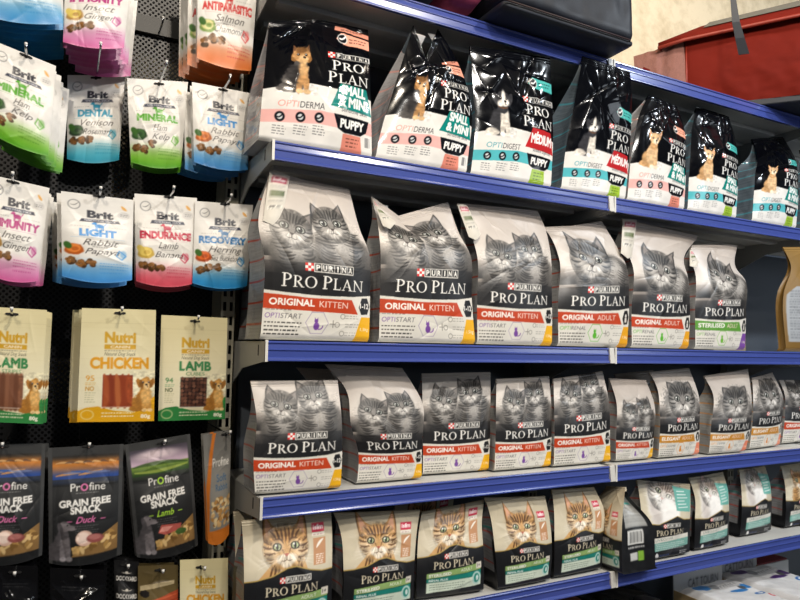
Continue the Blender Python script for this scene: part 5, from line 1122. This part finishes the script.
# ------------------------------------------------------------------ things on the top shelf
def soft_box(name, m, parent, x0, x1, y0, y1, z0, z1, r=.03, wr=.006, seg=36, seed=1, taper=0.0, off=(0, 0, 0)):
    """a padded box: rounded edges, faces slightly slack and wrinkled"""
    hx, hy, hz = (x1-x0)/2, (y1-y0)/2, (z1-z0)/2; cx, cy, cz = (x0+x1)/2, (y0+y1)/2, (z0+z1)/2
    V = []; F = []; t = np.linspace(-1, 1, seg)
    for axis in range(3):
        for sg in (-1, 1):
            b = len(V); A, B = np.meshgrid(t, t, indexing='ij'); q = np.zeros((seg, seg, 3)); q[..., axis] = sg; q[..., (axis+1) % 3] = A; q[..., (axis+2) % 3] = B
            V += list(q.reshape(-1, 3))
            for i in range(seg-1):
                for j in range(seg-1):
                    f = (b+i*seg+j, b+(i+1)*seg+j, b+(i+1)*seg+j+1, b+i*seg+j+1); F.append(f if sg > 0 else f[::-1])
    V = np.array(V); h = np.array([hx, hy, hz]); p = V*h
    inner = np.clip(p, -(h-r), h-r); d = p-inner; ln = np.linalg.norm(d, axis=1, keepdims=True); nrm = d/np.maximum(ln, 1e-9); p = inner+nrm*r
    w = (fbm(p[:, 0]*9+p[:, 1]*5+seed, p[:, 2]*9-p[:, 1]*6, 3)-.5)*2*wr + (fbm(p[:, 0]*30+seed*3, p[:, 2]*11+p[:, 1]*20, 2)-.5)*wr*.8
    p = p+nrm*w[:, None]
    p[:, 0] *= 1-taper*(p[:, 2]/hz+1)/2
    p += np.array([cx, cy, cz])-np.array(off)
    o = MB().add(p, F).build(name, m, parent, True)
    wd = o.modifiers.new('weld', 'WELD'); wd.merge_threshold = .0004
    return o
ZT = SZ['T']
bc = thing('pet_carrier', 'large black soft pet carrier overhanging the top shelf', 'pet carrier', (1.06, 1.17, ZT+.002)); O = (1.06, 1.17, ZT+.002)
soft_box('padded_body', M['black_fabric'], bc, .862, 1.282, 1.166, 1.56, ZT+.014, ZT+.36, .022, .006, off=O)
soft_box('base_panel', M['black_base'], bc, .864, 1.280, 1.170, 1.556, ZT+.002, ZT+.02, .008, .001, 24, off=O)
MB().tube([(.866-O[0], 1.165-O[1], .012), (1.262-O[0], 1.165-O[1], .012), (1.283-O[0], 1.186-O[1], .012), (1.283-O[0], 1.55-O[1], .012)], .0022).build('piping', mat('dark_red_piping', '#2a1519', .5), bc, True)
MB().box(.93-O[0], 1.215-O[0], -.004, .002, .16, .30).build('mesh_window', M['net'], bc, bevel=.002)
MB().tube([(.95-O[0], -.003, .13), (1.05-O[0], -.006, .128), (1.2-O[0], -.003, .132)], .003).build('zip', M['strap'], bc, True)
pb = thing('pet_bed', 'dusky pink plush pet bed hanging over the top shelf edge', 'pet bed', (.80, 1.2, ZT)); O = (.80, 1.2, ZT)
soft_box('plush_body', M['pink'], pb, .745, .848, 1.195, 1.54, ZT+.011, ZT+.22, .045, .008, off=O)
soft_box('cushion', M['navy'], pb, .752, .842, 1.22, 1.53, ZT+.20, ZT+.25, .02, .004, 20, off=O)
nb_ = thing('folded_carrier', 'dark navy fabric carrier at the left end of the top shelf', 'pet carrier', (.55, 1.2, ZT)); O = (.55, 1.2, ZT)
soft_box('fabric_body', M['navy'], nb_, .372, .735, 1.205, 1.55, ZT+.011, ZT+.26, .03, .007, off=O)
MB().tube([(.735-O[0], .0, .03), (.738-O[0], .004, .12), (.735-O[0], .0, .24)], .004).build('blue_piping', mat('bright_blue_piping', '#2f7ac8', .5), nb_, True)
# red carrier: five-sided soft box standing at an angle
rc = thing('pet_carrier', 'red soft pet carrier with grey roof panel and hanging strap', 'pet carrier', (1.95, 1.3, ZT+.002)); O = np.array((1.95, 1.3, ZT+.002))
A_, B_, C_, D_, E_ = [np.array(p) for p in ((1.665, 1.515), (1.797, 1.42), (2.115, 1.045), (2.42, 1.25), (2.13, 1.59))]
hA, hB, hC, hD, hE = .215, .262, .30, .30, .20
def wallgrid(p, q, h0, h1, z0=.02, n=(40, 26), out=.010, seed=1, inset=.03):
    u = np.linspace(0, 1, n[0])[None, :]; v = np.linspace(0, 1, n[1])[:, None]
    d = q-p; nn = np.array([d[1], -d[0]])/np.linalg.norm(d)
    X = p[0]*(1-u)+q[0]*u+0*v; Y = p[1]*(1-u)+q[1]*u+0*v; Zg = z0+v*((h0*(1-u)+h1*u)-z0)
    k = out*np.sin(math.pi*v)*np.sin(math.pi*u)**.6+(fbm(u*7+seed+0*v, v*5+0*u, 3)-.5)*.018*np.sin(math.pi*u)-inset*v*v
    return np.stack([X+nn[0]*k-O[0], Y+nn[1]*k-O[1], Zg], -1)
grids('mesh_end', [(wallgrid(A_, B_, hA, hB, seed=2), None)], M['mesh_red'], rc)
grids('red_wall', [(wallgrid(B_, C_, hB, hC, n=(70, 36), seed=5), None), (wallgrid(C_, D_, hC, hD, seed=8), None), (wallgrid(D_, E_, hD, hE, seed=9), None), (wallgrid(E_, A_, hE*.8, hA*.72, seed=11), None)], M['red'], rc)
fp = [A_, B_, C_, D_, E_]
MB().prism([tuple(p-O[:2]) for p in fp], 2, 0, .022).build('base_board', M['black_base'], rc, bevel=.004)
def top_pts(s, dz=0.0):
    ctr = sum(fp)/5; return [np.append((ctr+(p-ctr)*s)-O[:2], h+dz) for p, h in zip(fp, (hA, hB, hC, hD, hE))]
q = top_pts(.97, .004); cpt = sum(top_pts(.0, .065))/5
mb = MB(); r1 = top_pts(1.03, -.012); mid_ = A_*.55+B_*.45; r2 = top_pts(.99, .006); r3 = top_pts(.74, .045)
for rr, dz in ((r1, -.012), (r2, .006)): rr[0] = np.append(mid_-O[:2], hA*.5+hB*.5+dz)
mb.add(r1+r2+r3, [(i, (i+1) % 5, 5+(i+1) % 5, 5+i) for i in range(5)]+[(5+i, 5+(i+1) % 5, 10+(i+1) % 5, 10+i) for i in range(5)]+[(10, 11, 12, 13, 14)])
lid = mb.build('roof_flap', M['red'], rc, True)
r4 = top_pts(.92, .0205); r5 = top_pts(.78, .0445)
pn = MB(); pn.add([p+np.array([0, 0, .004]) for p in (r4[1]*.92+r4[2]*.08, r4[1]*.1+r4[2]*.9, r5[1]*.1+r5[2]*.9, r5[1]*.92+r5[2]*.08)], [(0, 1, 2, 3)])
pn.build('grey_roof_panel', M['grey_cloth'], rc)
MB().tube([r1[0], r1[1], r1[1]*.5+r1[2]*.5, r1[2]], .006).build('binding', M['redtrim'], rc, True)
MB().tube([np.append(B_-O[:2], .02), wallgrid(B_, C_, hB, hC)[13, 0], wallgrid(B_, C_, hB, hC)[25, 0]], .0035).build('corner_binding', M['redtrim'], rc, True)
st = T['strap']; sp_ = [np.array(p)-O for p in st]
mb = MB(); wv = np.array([.009, -.010, 0])
for i in range(len(sp_)-1):
    k0 = .45+.75*i/len(sp_); k1 = .45+.75*(i+1)/len(sp_); a0, a1 = sp_[i], sp_[i+1]; ty = np.array([.001, .001, 0])
    mb.add([a0-wv*k0, a0+wv*k0, a1+wv*k1, a1-wv*k1, a0-wv*k0+ty*2, a0+wv*k0+ty*2, a1+wv*k1+ty*2, a1-wv*k1+ty*2], [(0, 1, 2, 3), (7, 6, 5, 4), (0, 4, 5, 1), (1, 5, 6, 2), (2, 6, 7, 3), (3, 7, 4, 0)])
mb.build('strap', M['strap'], rc)

# ------------------------------------------------------------------ below the fifth shelf
ZE = SZ['E']
def carton(x0, x1, y0, y1, ztop, label, text, col):
    o = thing('display_carton', label, 'carton', (x0, y0, ZE), 'open cartons on the lowest shelf'); w = x1-x0; d = y1-y0; h = ztop-ZE
    b = MB(); b.box(0, w, 0, .003, 0, h); b.box(0, .003, .003, d, 0, h); b.box(w-.003, w, .003, d, 0, h); b.box(0, w, 0, d, -.0, .003); b.build('tray', M['card'], o)
    n = 24; X, Zq = np.meshgrid(np.linspace(0, w, 60), np.linspace(0, .098, 24)); hd = HEAD[text]
    P = np.stack([X, 0*X+d, h-.052+Zq], -1); cc = hd.sample(X/w, Zq/.098*.53, .02)
    hp = grids('header_card', [(P, cc), (P[::-1]+np.array([0, .003, 0]), cc[::-1])], M['paper'], o); return o
def pack(x0, x1, y0, y1, z, label, col, seed):
    o = thing('litter_pack', label, 'pack', (x0, y0, ZE+.004), 'white packs lying in the cartons'); w = x1-x0; d = y1-y0; h = z-ZE-.004
    u, v = np.meshgrid(np.linspace(0, 1, 110), np.linspace(0, 1, 130)); e = np.clip(np.minimum(np.minimum(u, 1-u), np.minimum(v, 1-v))*14, 0, 1)
    Zp = h-.028+.028*e**.5+.012*(fbm(u*4+seed, v*5, 3)-.5)*e
    P = np.stack([u*w, v*d, Zp], -1); cc = LIT[col].sample(u, v*1.55, .012)
    grids('printed_top', [(P, cc)], M['paper'], o)
    s = MB(); s.box(0, w, .0, .002, 0, h-.026); s.box(0, .002, 0, d, 0, h-.026); s.box(w-.002, w, 0, d, 0, h-.026); s.box(0, w, d-.002, d, 0, h-.026); s.build('film_side', M['white_card'], o); return o
HEAD = {t: header_art(t) for t in ('CAT TOURN', 'CATTOURN')}; LIT = {c: litter_art(c) for c in ('#2f7ac0', '#4a2a72')}
carton(1.690, 1.915, 1.06, 1.405, .775, 'open carton with grey header lettered in black, beside the black film', 'CAT TOURN', 0)
pack(1.696, 1.909, 1.066, 1.395, .790, 'white pack with blue splash lying in the left carton', '#2f7ac0', 1)
carton(1.930, 2.165, 1.06, 1.455, .772, 'open carton with grey header, the right one of the pair', 'CATTOURN', 1)
pack(1.937, 2.158, 1.066, 1.445, .787, 'white pack with purple splash lying in the right carton', '#4a2a72', 4)
wb = thing('white_box', 'small white box with dark red lid behind the purple-splash pack', 'box', (2.17, 1.47, ZE))
MB().box(0, .2, 0, .11, 0, .158).build('carton_body', M['white_card'], wb, bevel=.002); MB().box(.004, .196, .004, .106, .158, .163).build('lid', M['redtop'], wb)
bf = thing('film_wrapped_bag', 'crumpled black plastic bag under the fifth shelf, left of the cartons', 'bag', (1.5, 1.1, ZE)); O = (1.5, 1.1, ZE)
soft_box('black_film', M['blackfilm'], bf, 1.29, 1.60, 1.14, 1.5, ZE+.018, .80, .05, .014, 44, 5, off=O)
soft_box('knotted_neck', M['blackfilm'], bf, 1.42, 1.49, 1.25, 1.32, .78, .83, .015, .006, 14, 6, off=O)
bf2 = thing('rust_bag', 'rust brown bag showing low under the joint of the fifth shelf', 'bag', (1.2, 1.1, ZE)); O = (1.2, 1.1, ZE)
soft_box('woven_body', M['mesh_red'], bf2, 1.02, 1.27, 1.13, 1.48, ZE+.012, .85, .05, .01, 24, 8, off=O)
MB().box(1.06-O[0], 1.2-O[0], .0, .012, .06, .16).build('paper_patch', M['card'], bf2)

# ------------------------------------------------------------------ light: ceiling spots and one added fill over the aisle, a cooler window side to the right
def lamp(x, y, z, tgt, power, size, col, name='spot_or_fill'):
    l = bpy.data.lights.new(name, 'AREA'); l.shape = 'DISK'; l.size = size; l.energy = power; l.color = col; l.spread = math.radians(150)
    o = bpy.data.objects.new(name, l); COL.objects.link(o); o.location = (x, y, z); o.rotation_euler = (Vector(tgt)-Vector((x, y, z))).to_track_quat('-Z', 'Y').to_euler(); return o
WARM = (1.0, .88, .72); NEUT = (1.0, .95, .88); COOL = (.84, .92, 1.0)
lamp(-.8, -.95, 3.15, (-.1, 1.5, 1.4), 18, .14, WARM)
lamp(.35, -.25, 3.15, (.6, 1.4, 1.3), 17, .14, WARM)
lamp(1.55, -.85, 3.15, (1.6, 1.4, 1.3), 25, .14, NEUT)
lamp(2.8, -.25, 3.15, (2.4, 1.4, 1.3), 19, .14, COOL)
lamp(.7, -1.7, 3.15, (.8, 1.4, 1.0), 16, .16, NEUT)  # added fill lamp, brightens the lower shelves
lamp(1.5, .9, 3.2, (1.8, 1.66, 2.7), 4, .12, WARM)
lamp(3.6, -1.4, 2.0, (1.6, 1.3, 1.2), 8, 1.0, COOL, 'window_light')
w = bpy.data.worlds.new('store_ambient'); bpy.context.scene.world = w; w.use_nodes = True
w.node_tree.nodes['Background'].inputs[0].default_value = (.80, .88, 1.0, 1); w.node_tree.nodes['Background'].inputs[1].default_value = .09

# ------------------------------------------------------------------ camera
cam = bpy.data.cameras.new('camera'); co = bpy.data.objects.new('camera', cam); COL.objects.link(co)
cam.sensor_fit = 'HORIZONTAL'; cam.sensor_width = 36.0; cam.lens = 36.0*646.8/800; cam.clip_start = .02
yaw, pit, rol = .4801, .0716, .0191
f = Vector((math.sin(yaw)*math.cos(pit), math.cos(yaw)*math.cos(pit), math.sin(pit))); r = Vector((math.cos(yaw), -math.sin(yaw), 0)); u = r.cross(f)
r2 = math.cos(rol)*r+math.sin(rol)*u; u2 = -math.sin(rol)*r+math.cos(rol)*u
from mathutils import Matrix
mw = Matrix((r2, u2, -f)).transposed().to_4x4(); mw.translation = Vector((0, 0, CAMZ)); co.matrix_world = mw
sc = bpy.context.scene; sc.camera = co
sc.view_settings.view_transform = 'Standard'; sc.view_settings.look = 'None'; sc.view_settings.exposure = -0.15; sc.view_settings.gamma = 1.0; sc.view_settings.use_curve_mapping = False
